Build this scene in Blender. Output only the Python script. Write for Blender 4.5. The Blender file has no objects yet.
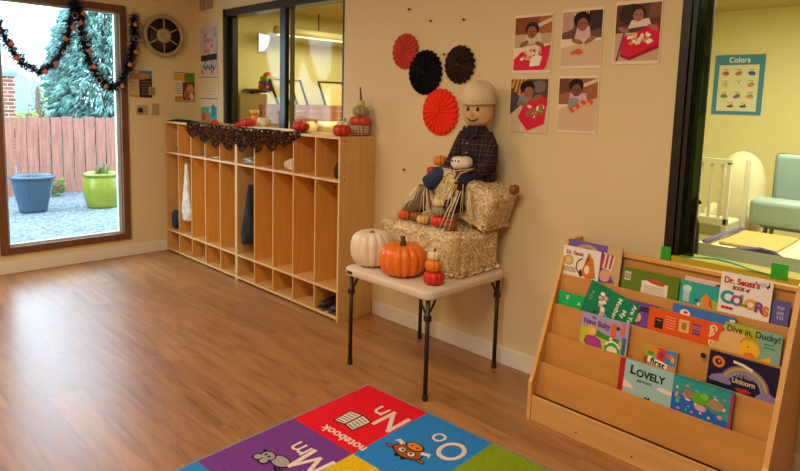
import bpy, bmesh, math, random
from mathutils import Vector, Matrix, Euler
random.seed(7)
PI = math.pi
SC = bpy.context.scene
COL = SC.collection

# ------------------------------------------------------------------ materials
MATS = {}
def srgb(h):
    c = [int(h[i:i+2], 16)/255 for i in (0, 2, 4)]
    return tuple([x/12.92 if x <= .04045 else ((x+.055)/1.055)**2.4 for x in c] + [1])
def mat(name, col, rough=.6, metal=0, var=0., vscale=8., stretch=(1, 1, 1), bump=0., bscale=60., spec=.5, sheen=0, emit=0, dark=None):
    if name in MATS: return MATS[name]
    m = bpy.data.materials.new(name); m.use_nodes = True
    nt = m.node_tree; N = nt.nodes; L = nt.links
    b = N['Principled BSDF']
    c = srgb(col) if isinstance(col, str) else col
    b.inputs['Base Color'].default_value = c
    b.inputs['Roughness'].default_value = rough
    b.inputs['Metallic'].default_value = metal
    b.inputs['Specular IOR Level'].default_value = spec
    if sheen: b.inputs['Sheen Weight'].default_value = sheen
    if emit:
        b.inputs['Emission Color'].default_value = c; b.inputs['Emission Strength'].default_value = emit
    if var or bump:
        tc = N.new('ShaderNodeTexCoord'); mp = N.new('ShaderNodeMapping'); mp.inputs['Scale'].default_value = stretch
        L.new(tc.outputs['Object'], mp.inputs['Vector'])
    if var:
        n = N.new('ShaderNodeTexNoise'); n.inputs['Scale'].default_value = vscale; n.inputs['Detail'].default_value = 5
        L.new(mp.outputs[0], n.inputs['Vector'])
        mx = N.new('ShaderNodeMix'); mx.data_type = 'RGBA'
        c2 = srgb(dark) if dark else (c[0]*(1-var), c[1]*(1-var), c[2]*(1-var), 1)
        mx.inputs[6].default_value = c2 if dark else c2
        mx.inputs[7].default_value = c if dark else (min(1, c[0]*(1+var*.5)), min(1, c[1]*(1+var*.5)), min(1, c[2]*(1+var*.5)), 1)
        cr = N.new('ShaderNodeMapRange'); cr.inputs[1].default_value = .3; cr.inputs[2].default_value = .7
        L.new(n.outputs['Fac'], cr.inputs[0]); L.new(cr.outputs[0], mx.inputs[0]); L.new(mx.outputs[2], b.inputs['Base Color'])
    if bump:
        n2 = N.new('ShaderNodeTexNoise'); n2.inputs['Scale'].default_value = bscale; n2.inputs['Detail'].default_value = 4
        L.new(mp.outputs[0], n2.inputs['Vector'])
        bp = N.new('ShaderNodeBump'); bp.inputs['Strength'].default_value = bump; bp.inputs['Distance'].default_value = .01
        L.new(n2.outputs['Fac'], bp.inputs['Height']); L.new(bp.outputs[0], b.inputs['Normal'])
    MATS[name] = m
    return m
def flat(col, rough=.75):
    return mat('print_' + col, col, rough, spec=.25)

def glass_mat(name, tint='ffffff', refl=1.0, clear=None):
    m = bpy.data.materials.new(name); m.use_nodes = True
    nt = m.node_tree; N = nt.nodes; L = nt.links
    for n in list(N): N.remove(n)
    out = N.new('ShaderNodeOutputMaterial'); tr = N.new('ShaderNodeBsdfTransparent'); tr.inputs[0].default_value = srgb(tint)
    gl = N.new('ShaderNodeBsdfGlossy'); gl.inputs['Roughness'].default_value = .01
    fr = N.new('ShaderNodeFresnel'); fr.inputs[0].default_value = 1.5
    ge = N.new('ShaderNodeNewGeometry'); io = N.new('ShaderNodeMapRange'); io.inputs[3].default_value = 1.5; io.inputs[4].default_value = 1/1.5
    L.new(ge.outputs['Backfacing'], io.inputs[0]); L.new(io.outputs[0], fr.inputs[0])
    mu = N.new('ShaderNodeMath'); mu.operation = 'MULTIPLY'; mu.inputs[1].default_value = refl
    L.new(fr.outputs[0], mu.inputs[0])
    mx = N.new('ShaderNodeMixShader'); L.new(mu.outputs[0], mx.inputs[0]); L.new(tr.outputs[0], mx.inputs[1]); L.new(gl.outputs[0], mx.inputs[2])
    L.new(mx.outputs[0], out.inputs[0])
    return m

def floor_mat():
    m = bpy.data.materials.new('wood_plank_floor'); m.use_nodes = True
    nt = m.node_tree; N = nt.nodes; L = nt.links; b = N['Principled BSDF']
    tc = N.new('ShaderNodeTexCoord')
    br = N.new('ShaderNodeTexBrick'); br.offset = .37; br.inputs['Scale'].default_value = 1
    br.inputs['Brick Width'].default_value = 1.22; br.inputs['Row Height'].default_value = .152
    br.inputs['Mortar Size'].default_value = .0012; br.inputs['Mortar Smooth'].default_value = .3
    br.inputs['Color1'].default_value = (0, 0, 0, 1); br.inputs['Color2'].default_value = (1, 1, 1, 1); br.inputs['Mortar'].default_value = (.5, .5, .5, 1)
    L.new(tc.outputs['Object'], br.inputs['Vector'])
    # grain, shifted from plank to plank
    add = N.new('ShaderNodeVectorMath'); add.operation = 'ADD'
    cmb = N.new('ShaderNodeCombineXYZ'); m1 = N.new('ShaderNodeMath'); m1.operation = 'MULTIPLY'; m1.inputs[1].default_value = 7.3
    L.new(br.outputs['Color'], m1.inputs[0]); L.new(m1.outputs[0], cmb.inputs[0]); L.new(m1.outputs[0], cmb.inputs[2])
    L.new(tc.outputs['Object'], add.inputs[0]); L.new(cmb.outputs[0], add.inputs[1])
    mp = N.new('ShaderNodeMapping'); mp.inputs['Scale'].default_value = (1.1, 9, 1.1); L.new(add.outputs[0], mp.inputs[0])
    ns = N.new('ShaderNodeTexNoise'); ns.inputs['Scale'].default_value = 2.2; ns.inputs['Detail'].default_value = 8; ns.inputs['Roughness'].default_value = .62
    ns.inputs['Distortion'].default_value = .8; L.new(mp.outputs[0], ns.inputs['Vector'])
    cr = N.new('ShaderNodeValToRGB'); e = cr.color_ramp.elements
    e[0].position = .27; e[0].color = srgb('75492a'); e[1].position = .76; e[1].color = srgb('b48454')
    k = e.new(.42); k.color = srgb('96663a'); k = e.new(.56); k.color = srgb('a67446')
    L.new(ns.outputs['Fac'], cr.inputs[0])
    hs = N.new('ShaderNodeHueSaturation'); mr = N.new('ShaderNodeMapRange'); mr.inputs[3].default_value = .84; mr.inputs[4].default_value = 1.1
    L.new(br.outputs['Color'], mr.inputs[0]); L.new(mr.outputs[0], hs.inputs['Value']); L.new(cr.outputs[0], hs.inputs['Color'])
    mx = N.new('ShaderNodeMix'); mx.data_type = 'RGBA'; mx.inputs[7].default_value = srgb('6a4526')
    mf = N.new('ShaderNodeMath'); mf.operation = 'MULTIPLY'; mf.inputs[1].default_value = .6
    L.new(br.outputs['Fac'], mf.inputs[0]); L.new(mf.outputs[0], mx.inputs[0]); L.new(hs.outputs[0], mx.inputs[6]); L.new(mx.outputs[2], b.inputs['Base Color'])
    b.inputs['Roughness'].default_value = .42; b.inputs['Specular IOR Level'].default_value = .85
    n3 = N.new('ShaderNodeMapRange'); n3.inputs[3].default_value = .27; n3.inputs[4].default_value = .40
    L.new(ns.outputs['Fac'], n3.inputs[0]); L.new(n3.outputs[0], b.inputs['Roughness'])
    bp = N.new('ShaderNodeBump'); bp.inputs['Strength'].default_value = .25; bp.inputs['Distance'].default_value = .002
    L.new(ns.outputs['Fac'], bp.inputs['Height']); L.new(bp.outputs[0], b.inputs['Normal'])
    return m

def plaid_mat(name, base, lines, scale=22, rough=.9):
    # lines: list of (axis, frequency, phase, width, colour)
    m = bpy.data.materials.new(name); m.use_nodes = True
    nt = m.node_tree; N = nt.nodes; L = nt.links; b = N['Principled BSDF']; b.inputs['Roughness'].default_value = rough
    tc = N.new('ShaderNodeTexCoord'); sp = N.new('ShaderNodeSeparateXYZ'); L.new(tc.outputs['Object'], sp.inputs[0])
    prev = None
    for ax, f, ph, w, col in lines:
        a = N.new('ShaderNodeMath'); a.operation = 'MULTIPLY_ADD'; a.inputs[1].default_value = f; a.inputs[2].default_value = ph + 50
        L.new(sp.outputs[ax], a.inputs[0])
        fr = N.new('ShaderNodeMath'); fr.operation = 'FRACT'; L.new(a.outputs[0], fr.inputs[0])
        lt = N.new('ShaderNodeMath'); lt.operation = 'LESS_THAN'; lt.inputs[1].default_value = w; L.new(fr.outputs[0], lt.inputs[0])
        h = N.new('ShaderNodeMath'); h.operation = 'MULTIPLY'; h.inputs[1].default_value = .75; L.new(lt.outputs[0], h.inputs[0])
        mx = N.new('ShaderNodeMix'); mx.data_type = 'RGBA'; L.new(h.outputs[0], mx.inputs[0])
        if prev is None: mx.inputs[6].default_value = srgb(base)
        else: L.new(prev, mx.inputs[6])
        mx.inputs[7].default_value = srgb(col); prev = mx.outputs[2]
    L.new(prev, b.inputs['Base Color'])
    return m

def lace_mat():
    m = bpy.data.materials.new('black_lace'); m.use_nodes = True
    nt = m.node_tree; N = nt.nodes; L = nt.links; b = N['Principled BSDF']
    b.inputs['Base Color'].default_value = srgb('22120f'); b.inputs['Roughness'].default_value = 1; b.inputs['Specular IOR Level'].default_value = .1
    out = N['Material Output']
    tc = N.new('ShaderNodeTexCoord'); vo = N.new('ShaderNodeTexVoronoi'); vo.feature = 'DISTANCE_TO_EDGE'; vo.inputs['Scale'].default_value = 36
    L.new(tc.outputs['Object'], vo.inputs['Vector'])
    gt = N.new('ShaderNodeMath'); gt.operation = 'GREATER_THAN'; gt.inputs[1].default_value = .15; L.new(vo.outputs['Distance'], gt.inputs[0])
    tr = N.new('ShaderNodeBsdfTransparent'); mx = N.new('ShaderNodeMixShader')
    L.new(gt.outputs[0], mx.inputs[0]); L.new(b.outputs[0], mx.inputs[1]); L.new(tr.outputs[0], mx.inputs[2]); L.new(mx.outputs[0], out.inputs[0])
    return m

def gravel_mat():
    m = bpy.data.materials.new('grey_gravel'); m.use_nodes = True
    nt = m.node_tree; N = nt.nodes; L = nt.links; b = N['Principled BSDF']; b.inputs['Roughness'].default_value = .95
    tc = N.new('ShaderNodeTexCoord'); vo = N.new('ShaderNodeTexVoronoi'); vo.inputs['Scale'].default_value = 42
    L.new(tc.outputs['Object'], vo.inputs['Vector'])
    cr = N.new('ShaderNodeValToRGB'); e = cr.color_ramp.elements; e[0].color = srgb('2c3338'); e[1].color = srgb('8e979d')
    bw = N.new('ShaderNodeRGBToBW'); L.new(vo.outputs['Color'], bw.inputs[0]); L.new(bw.outputs[0], cr.inputs[0]); L.new(cr.outputs[0], b.inputs['Base Color'])
    bp = N.new('ShaderNodeBump'); bp.inputs['Strength'].default_value = .8; bp.inputs['Distance'].default_value = .02; bp.invert = True
    L.new(vo.outputs['Distance'], bp.inputs['Height']); L.new(bp.outputs[0], b.inputs['Normal'])
    return m

def brick_mat():
    m = bpy.data.materials.new('red_brick'); m.use_nodes = True
    nt = m.node_tree; N = nt.nodes; L = nt.links; b = N['Principled BSDF']; b.inputs['Roughness'].default_value = .9
    tc = N.new('ShaderNodeTexCoord'); mp = N.new('ShaderNodeMapping'); mp.inputs['Rotation'].default_value = (PI/2, 0, PI/2)
    L.new(tc.outputs['Object'], mp.inputs[0])
    sp = N.new('ShaderNodeSeparateXYZ'); L.new(tc.outputs['Object'], sp.inputs[0])
    ad = N.new('ShaderNodeMath'); L.new(sp.outputs[0], ad.inputs[0]); L.new(sp.outputs[1], ad.inputs[1])
    cm = N.new('ShaderNodeCombineXYZ'); L.new(ad.outputs[0], cm.inputs[0]); L.new(sp.outputs[2], cm.inputs[1])
    br = N.new('ShaderNodeTexBrick'); br.inputs['Scale'].default_value = 1; br.inputs['Brick Width'].default_value = .22; br.inputs['Row Height'].default_value = .075
    br.inputs['Mortar Size'].default_value = .008; br.inputs['Color1'].default_value = srgb('a8604e'); br.inputs['Color2'].default_value = srgb('8c4a3c'); br.inputs['Mortar'].default_value = srgb('c9b8a8')
    L.new(cm.outputs[0], br.inputs['Vector']); L.new(br.outputs['Color'], b.inputs['Base Color'])
    return m

# ------------------------------------------------------------------ mesh builder
class MB:
    def __init__(s): s.bm = bmesh.new(); s.mats = []; s.lay = 0
    def mi(s, m):
        if m not in s.mats: s.mats.append(m)
        return s.mats.index(m)
    def addf(s, vs, m, smooth=False):
        try: f = s.bm.faces.new(vs)
        except ValueError: return None
        f.material_index = s.mi(m); f.smooth = smooth; return f
    def box(s, x0, x1, y0, y1, z0, z1, m, M=None, bev=0):
        P = [Vector((x, y, z)) for z in (z0, z1) for y in (y0, y1) for x in (x0, x1)]
        if M is not None: P = [M @ p for p in P]
        v = [s.bm.verts.new(p) for p in P]
        fs = [s.addf([v[i] for i in q], m) for q in ((0, 2, 3, 1), (4, 5, 7, 6), (0, 1, 5, 4), (2, 6, 7, 3), (0, 4, 6, 2), (1, 3, 7, 5))]
        if bev:
            es = list({e for f in fs for e in f.edges})
            r = bmesh.ops.bevel(s.bm, geom=es, offset=bev, segments=3, affect='EDGES', profile=.5)
            k = s.mi(m)
            for f in r['faces']: f.material_index = k; f.smooth = True
        return v
    def prism(s, pts, d, m, M=None, smooth=False):
        """pts: 2-D outline in xz; extruded in +y by d; front at y=0"""
        A = [Vector((p[0], 0, p[1])) for p in pts]; B = [Vector((p[0], d, p[1])) for p in pts]
        if M is not None: A = [M @ p for p in A]; B = [M @ p for p in B]
        va = [s.bm.verts.new(p) for p in A]; vb = [s.bm.verts.new(p) for p in B]
        n = len(pts)
        s.addf(va, m); s.addf(vb[::-1], m)
        for i in range(n): s.addf([va[i], vb[i], vb[(i+1) % n], va[(i+1) % n]][::-1], m, smooth)
    def poly(s, pts, m, M=None, off=0.):
        if off: s.lay += 1; off += s.lay*6e-6
        A = [Vector((p[0], -off, p[1])) for p in pts]
        if M is not None: A = [M @ p for p in A]
        v = [s.bm.verts.new(p) for p in A]
        f = s.addf(v, m)
        if f and len(pts) > 4: bmesh.ops.triangulate(s.bm, faces=[f])
    def ell(s, cx, cz, rx, rz, m, M=None, off=0., n=20, rot=0., a0=0, a1=2*PI, wob=0):
        pts = []
        for i in range(n):
            a = a0 + (a1-a0)*i/(n if abs(a1-a0-2*PI) < 1e-6 else n-1)
            k = 1 + wob*math.sin(5*a+cx*90)
            x, z = rx*k*math.cos(a), rz*k*math.sin(a)
            pts.append((cx+x*math.cos(rot)-z*math.sin(rot), cz+x*math.sin(rot)+z*math.cos(rot)))
        s.poly(pts, m, M, off)
    def arc(s, cx, cz, r0, r1, m, M=None, off=0., a0=0, a1=PI, n=24, sx=1., sz=1.):
        for i in range(n):
            a, b = a0+(a1-a0)*i/n, a0+(a1-a0)*(i+1)/n
            s.poly([(cx+r0*sx*math.cos(a), cz+r0*sz*math.sin(a)), (cx+r1*sx*math.cos(a), cz+r1*sz*math.sin(a)), (cx+r1*sx*math.cos(b), cz+r1*sz*math.sin(b)), (cx+r0*sx*math.cos(b), cz+r0*sz*math.sin(b))], m, M, off)
    def line(s, pts, w, m, M=None, off=0.):
        for (a, b) in zip(pts, pts[1:]):
            dx, dz = b[0]-a[0], b[1]-a[1]; L = math.hypot(dx, dz) or 1; nx, nz = -dz/L*w/2, dx/L*w/2
            ex, ez = dx/L*w*.3, dz/L*w*.3
            s.poly([(a[0]-ex+nx, a[1]-ez+nz), (b[0]+ex+nx, b[1]+ez+nz), (b[0]+ex-nx, b[1]+ez-nz), (a[0]-ex-nx, a[1]-ez-nz)], m, M, off)
    def rings(s, R, m, cap=True, smooth=True, closed=False):
        V = [[s.bm.verts.new(p) for p in r] for r in R]
        n = len(V[0])
        for a, b in zip(V, V[1:] + ([V[0]] if closed else [])):
            for i in range(n): s.addf([a[i], a[(i+1) % n], b[(i+1) % n], b[i]], m, smooth)
        if cap and not closed:
            s.addf(V[0][::-1], m, smooth); s.addf(V[-1], m, smooth)
        return V
    def tube(s, pts, r, m, seg=10, cap=True, flatten=1., closed=False):
        pts = [Vector(p) for p in pts]; rr = r if isinstance(r, (list, tuple)) else [r]*len(pts)
        R = []; up = None
        for i, p in enumerate(pts):
            if closed: d = pts[(i+1) % len(pts)] - pts[i-1]
            else: d = pts[min(i+1, len(pts)-1)] - pts[max(i-1, 0)]
            d.normalize()
            if up is None: up = Vector((0, 0, 1)) if abs(d.z) < .9 else Vector((1, 0, 0))
            x = d.cross(up).normalized(); y = x.cross(d).normalized(); up = y
            R.append([p + rr[i]*(x*math.cos(2*PI*k/seg) + y*flatten*math.sin(2*PI*k/seg)) for k in range(seg)])
        s.rings(R, m, cap, True, closed)
    def lathe(s, prof, m, c=(0, 0, 0), seg=24, M=None, cap=True, smooth=True):
        R = []
        for r, z in prof:
            ring = [Vector((r*math.cos(2*PI*k/seg), r*math.sin(2*PI*k/seg), z)) for k in range(seg)]
            if M is not None: ring = [M @ p for p in ring]
            R.append([p + Vector(c) for p in ring])
        s.rings(R, m, cap, smooth)
    def blob(s, c, r, m, seg=16, n=10, M=None, noise=0.):
        R = []
        for i in range(n+1):
            t = PI*(i+.02)/(n+.04)
            ring = []
            for k in range(seg):
                a = 2*PI*k/seg; q = 1 + noise*(random.random()-.5)
                p = Vector((r[0]*math.sin(t)*math.cos(a)*q, r[1]*math.sin(t)*math.sin(a)*q, -r[2]*math.cos(t)*q))
                if M is not None: p = M @ p
                ring.append(p + Vector(c))
            R.append(ring)
        s.rings(R, m, True, True)
    def text(s, body, size, x, z, m, M=None, off=.0006, align='LEFT', width=None, bold=0., rot=0., shear=0., spacing=1.):
        cu = bpy.data.curves.new('lettering', 'FONT'); cu.body = body; cu.size = size; cu.align_x = align; cu.offset = bold; cu.shear = shear
        cu.space_character = spacing; cu.resolution_u = 4
        o = bpy.data.objects.new('lettering', cu); COL.objects.link(o)
        dg = bpy.context.evaluated_depsgraph_get(); me = bpy.data.meshes.new_from_object(o.evaluated_get(dg))
        bpy.data.objects.remove(o); bpy.data.curves.remove(cu)
        if not me.vertices: return
        k = 1.
        if width:
            xs = [v.co.x for v in me.vertices]; k = width/max(1e-6, max(xs)-min(xs))
        c, sn = math.cos(rot), math.sin(rot)
        vs = []
        for v in me.vertices:
            px, pz = v.co.x*k, v.co.y
            p = Vector((x+px*c-pz*sn, -off, z+px*sn+pz*c))
            if M is not None: p = M @ p
            vs.append(s.bm.verts.new(p))
        for p in me.polygons: s.addf([vs[i] for i in p.vertices], m)
        bpy.data.meshes.remove(me)
    def build(s, name, parent=None, loc=None, recenter=True, norm=True):
        if norm: bmesh.ops.recalc_face_normals(s.bm, faces=[f for f in s.bm.faces if all(len(e.link_faces) > 1 for e in f.edges)])
        me = bpy.data.meshes.new(name)
        o = bpy.data.objects.new(name, me); COL.objects.link(o)
        if parent is None and recenter and len(s.bm.verts):
            xs = [v.co for v in s.bm.verts]
            c = Vector(((min(v.x for v in xs)+max(v.x for v in xs))/2, (min(v.y for v in xs)+max(v.y for v in xs))/2, min(v.z for v in xs)))
            bmesh.ops.translate(s.bm, verts=s.bm.verts, vec=-c); o.location = c
        s.bm.to_mesh(me); s.bm.free()
        for m in s.mats: me.materials.append(m)
        if parent: o.parent = parent
        if loc is not None: o.location = loc
        return o

def thing(name, label, cat, loc=(0, 0, 0), rot=(0, 0, 0), group=None):
    o = bpy.data.objects.new(name, None); COL.objects.link(o); o.empty_display_size = .05
    o.location = loc; o.rotation_euler = rot; o['label'] = label; o['category'] = cat
    if group: o['group'] = group
    return o
def tag(o, label, cat, group=None, kind=None):
    o['label'] = label; o['category'] = cat
    if group: o['group'] = group
    if kind: o['kind'] = kind
    return o
def struct(o, label, cat='structure'):
    o['kind'] = 'structure'; o['label'] = label; o['category'] = cat; return o
def simple(name, label, cat, fn, group=None, kind=None):
    b = MB(); fn(b); return tag(b.build(name), label, cat, group, kind)
def copy_tree(o, parent=None):
    c = o.copy(); COL.objects.link(c); c.parent = parent
    for ch in list(o.children): copy_tree(ch, c)
    return c

# common materials
WALL = mat('cream_wall_paint', 'dac89c', .75, var=.03, vscale=2, bump=.06, bscale=140, spec=.3)
YWALL = mat('yellow_wall_paint', 'e6dca6', .7, var=.03, vscale=2)
CEIL = mat('ceiling_paint', 'ddd3bd', .9)
WHITE = mat('white_trim_paint', 'e2dccf', .45)
BIRCH = mat('birch_plywood', 'd6a866', .42, var=.10, vscale=3.5, stretch=(9, 9, .9), spec=.4)
BIRCHX = mat('birch_plywood_across', 'd3a261', .42, var=.12, vscale=3.2, stretch=(.9, 9, 9), spec=.4)
BIRCHO = mat('maple_plywood_face', 'c98f48', .42, var=.12, vscale=3, stretch=(.8, 8, 5), spec=.4)
EDGE = mat('pale_ply_edge', 'dcbb80', .45, var=.08, vscale=30, stretch=(1, 1, 1))
DIVM = mat('birch_bounce_tint', 'e2a54c', .42, var=.10, vscale=3.5, stretch=(9, 9, .9), spec=.4)  # birch made more golden, painting in the glow of light bounced between dividers
DIVE = mat('birch_divider_edge', 'd2a664', .45)
BLACKM = mat('black_anodised_frame', '14110f', .35)
BROWN = mat('brown_window_wood', '6e452a', .5, var=.2, vscale=5, stretch=(6, 6, 1))
DARKP = mat('dark_grey_steel', '3b3430', .45, metal=.6)
PURE = flat('f2ede0')
GLASS = glass_mat('window_glass', 'f6fbfa', .9)
GLASSI = glass_mat('interior_glass', 'f4f8f2', .35)

# ================================================================== THE ROOM
b = MB(); b.box(-.12, 8.0, -6.0, .0, -.05, 0, floor_mat()); struct(b.build('floor', recenter=False), 'tan wood plank floor')
b = MB(); b.box(-.12, 8.0, -6.0, .12, 2.62, 2.7, CEIL); struct(b.build('ceiling'), 'off white ceiling')
# back wall, x=0, with the big garden window: y -1.645..-.63, z .155..2.215
AY0, AY1, AZ0, AZ1 = -1.645, -.632, .155, 2.213
b = MB()
b.box(-.12, 0, -6.0, AY0, 0, 2.62, WALL); b.box(-.12, 0, AY1, 0, 0, 2.62, WALL)
b.box(-.12, 0, AY0, AY1, 0, AZ0, WALL); b.box(-.12, 0, AY0, AY1, AZ1, 2.62, WALL)
struct(b.build('wall_back'), 'cream wall with garden window')
# long wall y=0
BX0, BX1, BZ0, BZ1 = .563, 2.215, 1.13, 2.212
CX0, CX1, CZ0, CZ1 = 4.495, 6.1, .76, 2.212
b = MB()
b.box(-.12, BX0, 0, .12, 0, 2.62, WALL); b.box(BX0, BX1, 0, .12, 0, BZ0, WALL); b.box(BX0, BX1, 0, .12, BZ1, 2.62, WALL)
b.box(BX1, CX0, 0, .12, 0, 2.62, WALL); b.box(CX0, CX1, 0, .12, 0, CZ0, WALL); b.box(CX0, CX1, 0, .12, CZ1, 2.62, WALL); b.box(CX1, 8, 0, .12, 0, 2.62, WALL)
struct(b.build('wall_long'), 'long cream wall with two interior windows')
b = MB(); b.box(8.0, 8.12, -6, .12, 0, 2.62, WALL); struct(b.build('wall_right'), 'cream wall behind the viewer')
b = MB(); b.box(-.12, 8.12, -6.12, -6, 0, 2.62, WALL); struct(b.build('wall_near'), 'cream wall behind the viewer')
b = MB(); b.box(0, .014, -6, -.0, 0, .1, WHITE, bev=.003); struct(b.build('baseboard_back'), 'white baseboard under the garden window')
b = MB(); b.box(2.575, 8, -.014, 0, 0, .1, WHITE, bev=.003); struct(b.build('baseboard_long'), 'white baseboard on the long wall')

# window 1 (garden)
w = bpy.data.objects.new('window_1', None); COL.objects.link(w); w.location = (0, AY0, AZ0); struct(w, 'tall brown framed garden window')
H1, W1 = AZ1-AZ0, AY1-AY0
b = MB(); t = .058
for (y0, y1, z0, z1) in ((0, t, 0, H1), (W1-t, W1, 0, H1), (t, W1-t, 0, t), (t, W1-t, H1-t, H1)): b.box(-.08, .018, y0, y1, z0, z1, BROWN, bev=.004)
b.build('window_frame', w)
b = MB(); SASH = mat('pale_blue_sash', 'c4d2d6', .5)
for (y0, y1, z0, z1) in ((t, t+.02, t, H1-t), (W1-t-.028, W1-t, t, H1-t), (t+.02, W1-t-.028, t, t+.016), (t+.02, W1-t-.028, H1-t-.016, H1-t)): b.box(-.07, -.03, y0, y1, z0, z1, SASH)
b.build('window_sash', w)
b = MB(); b.box(-.052, -.048, t+.02, W1-t-.028, t+.016, H1-t-.016, GLASS); b.build('window_pane', w)

# window 2 (to the lit room over the cubbies)
w = bpy.data.objects.new('window_2', None); COL.objects.link(w); w.location = (BX0, 0, BZ0); struct(w, 'black framed interior window over the cubbies')
W2, H2 = BX1-BX0, BZ1-BZ0
b = MB()
for (x0, x1, z0, z1, y0, y1) in ((0, .045, 0, H2, -.012, .11), (.045, .095, .03, H2-.06, .03, .07), (W2-.02, W2, 0, H2, 0, .11), (0, W2, H2-.062, H2, -.012, .11), (0, W2, 0, .035, -.012, .11)):
    b.box(x0, x1, y0, y1, z0, z1, BLACKM)
b.build('window_frame', w)
b = MB(); b.box(.835, .905, .02, .06, .035, H2-.062, BLACKM); b.box(.925, .945, .055, .085, .035, H2-.062, mat('greenish_track', '5a5c3a', .4)); b.build('window_mullion', w)
b = MB(); b.box(.09, .84, .048, .052, .035, H2-.062, GLASSI); b.build('window_pane', w)
b = MB(); b.box(.9, W2-.02, .068, .072, .035, H2-.062, GLASSI); b.build('window_pane', w)

# window 3 (behind the bookshelf)
w = bpy.data.objects.new('window_3', None); COL.objects.link(w); w.location = (CX0, 0, CZ0); struct(w, 'black framed interior window behind the bookshelf')
W3, H3 = CX1-CX0, CZ1-CZ0
b = MB()
for (x0, x1, z0, z1, y0, y1) in ((0, .038, 0, H3, -.012, .11), (.042, .06, .0, H3, 0, .1), (W3-.05, W3, 0, H3, -.012, .11), (0, W3, H3-.06, H3, -.012, .11)):
    b.box(x0, x1, y0, y1, z0, z1, BLACKM)
b.build('window_frame', w)
b = MB(); b.box(.062, .115, .03, .034, .03, H3, glass_mat('green_tinted_glass', '6f8468', .5)); b.box(.060, .064, .028, .1, .03, H3, BLACKM); b.box(.111, .115, .028, .04, .03, H3, BLACKM); b.build('window_stile', w)
b = MB(); b.box(.038, W3-.05, -.014, .1, 0, .04, mat('olive_yellow_sill', 'c6b428', .5)); b.build('window_sill', w)
b = MB(); b.box(.1, W3-.05, .058, .062, .03, H3-.06, GLASSI); b.build('window_pane', w)

# ================================================================== OUTSIDE
b = MB(); b.box(-9, -.12, -6, 6, -.08, -.02, gravel_mat()); struct(b.build('ground', recenter=False), 'grey gravel yard outside')
FENCEM = mat('cedar_fence_board', '9c6658', .9, var=.35, vscale=4, stretch=(3, 9, .7))
fx = -4.15
fen = thing('garden_fence', 'reddish cedar board fence across the gravel yard outside the window', 'fence', (fx, 0, -.02))
b = MB(); y = -3.2
while y < 3.2:
    wd = .135 + random.uniform(-.006, .006); hh = 1.12+random.uniform(-.012, .012)
    b.box(0, .02, y, y+wd, .03, hh, FENCEM, bev=.003); y += wd+random.uniform(.006, .02)
b.build('board_panel', fen)
b = MB(); b.box(-.06, -.002, -3.2, 3.2, .25, .34, FENCEM); b.box(-.06, -.002, -3.2, 3.2, .85, .94, FENCEM); b.build('rail', fen)

def planter(loc, r0, r1, h, col, label, name='planter', curvy=0.):
    t = thing(name, label, 'planter', loc)
    g = mat('glaze_'+col, col, .25, var=.2, vscale=6)
    b = MB(); P = []
    for i in range(13):
        u = i/12; P.append((r0+(r1-r0)*u+curvy*math.sin(PI*u), h*u))
    P += [(r1+.018, h), (r1+.02, h+.03), (r1-.01, h+.035), (r1-.03, h), (r1-.035, h-.05)]
    b.lathe(P, g, seg=36); b.build('pot', t)
    b = MB(); b.lathe([(r1-.04, h-.06), (r1-.036, h-.05), (.01, h-.045)], mat('potting_soil', '3a2a1e', .95, bump=.6), seg=24); b.build('soil', t)
    return t
pl = planter((-2.92, -.68, -.02), .15, .235, .42, '2e4c62', 'tall blue glazed planter with bare soil by the fence', 'blue_planter')
pg = planter((-2.8, .10, -.02), .18, .21, .42, '7f8624', 'yellow green glazed planter with spiky grass by the fence', 'green_planter', .035)
LEAFG = mat('spiky_grass_leaf', '66743f', .7)
b = MB()
for i in range(70):
    a = random.uniform(0, 2*PI); L = random.uniform(.12, .3); l = random.uniform(.15, .7); w_ = .006
    p0 = Vector((random.uniform(-.06, .06), random.uniform(-.06, .06), .37)); d = Vector((math.cos(a)*l, math.sin(a)*l, 1)).normalized()
    s = Vector((-math.sin(a), math.cos(a), 0))*w_; p1 = p0+d*L*.6; p2 = p0+d*L+Vector((math.cos(a), math.sin(a), -.5))*L*.3*l
    v = [b.bm.verts.new(q) for q in (p0-s, p0+s, p1+s*.8, p1-s*.8, p2)]; b.addf([v[0], v[1], v[2], v[3]], LEAFG); b.addf([v[3], v[2], v[4]], LEAFG)
b.build('spiky_plant', pg)
b = MB()
for i in range(9):
    a = random.uniform(0, 2*PI); p0 = Vector((.05*math.cos(a), .05*math.sin(a), .36)); p1 = p0+Vector((.07*math.cos(a), .07*math.sin(a), random.uniform(.12, .26)))
    b.tube([p0, (p0+p1)/2+Vector((.01, 0, 0)), p1], [.004, .003, .001], mat('dry_twig', '8a6a50', .9), seg=5)
b.build('dry_twigs', pl)

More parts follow.
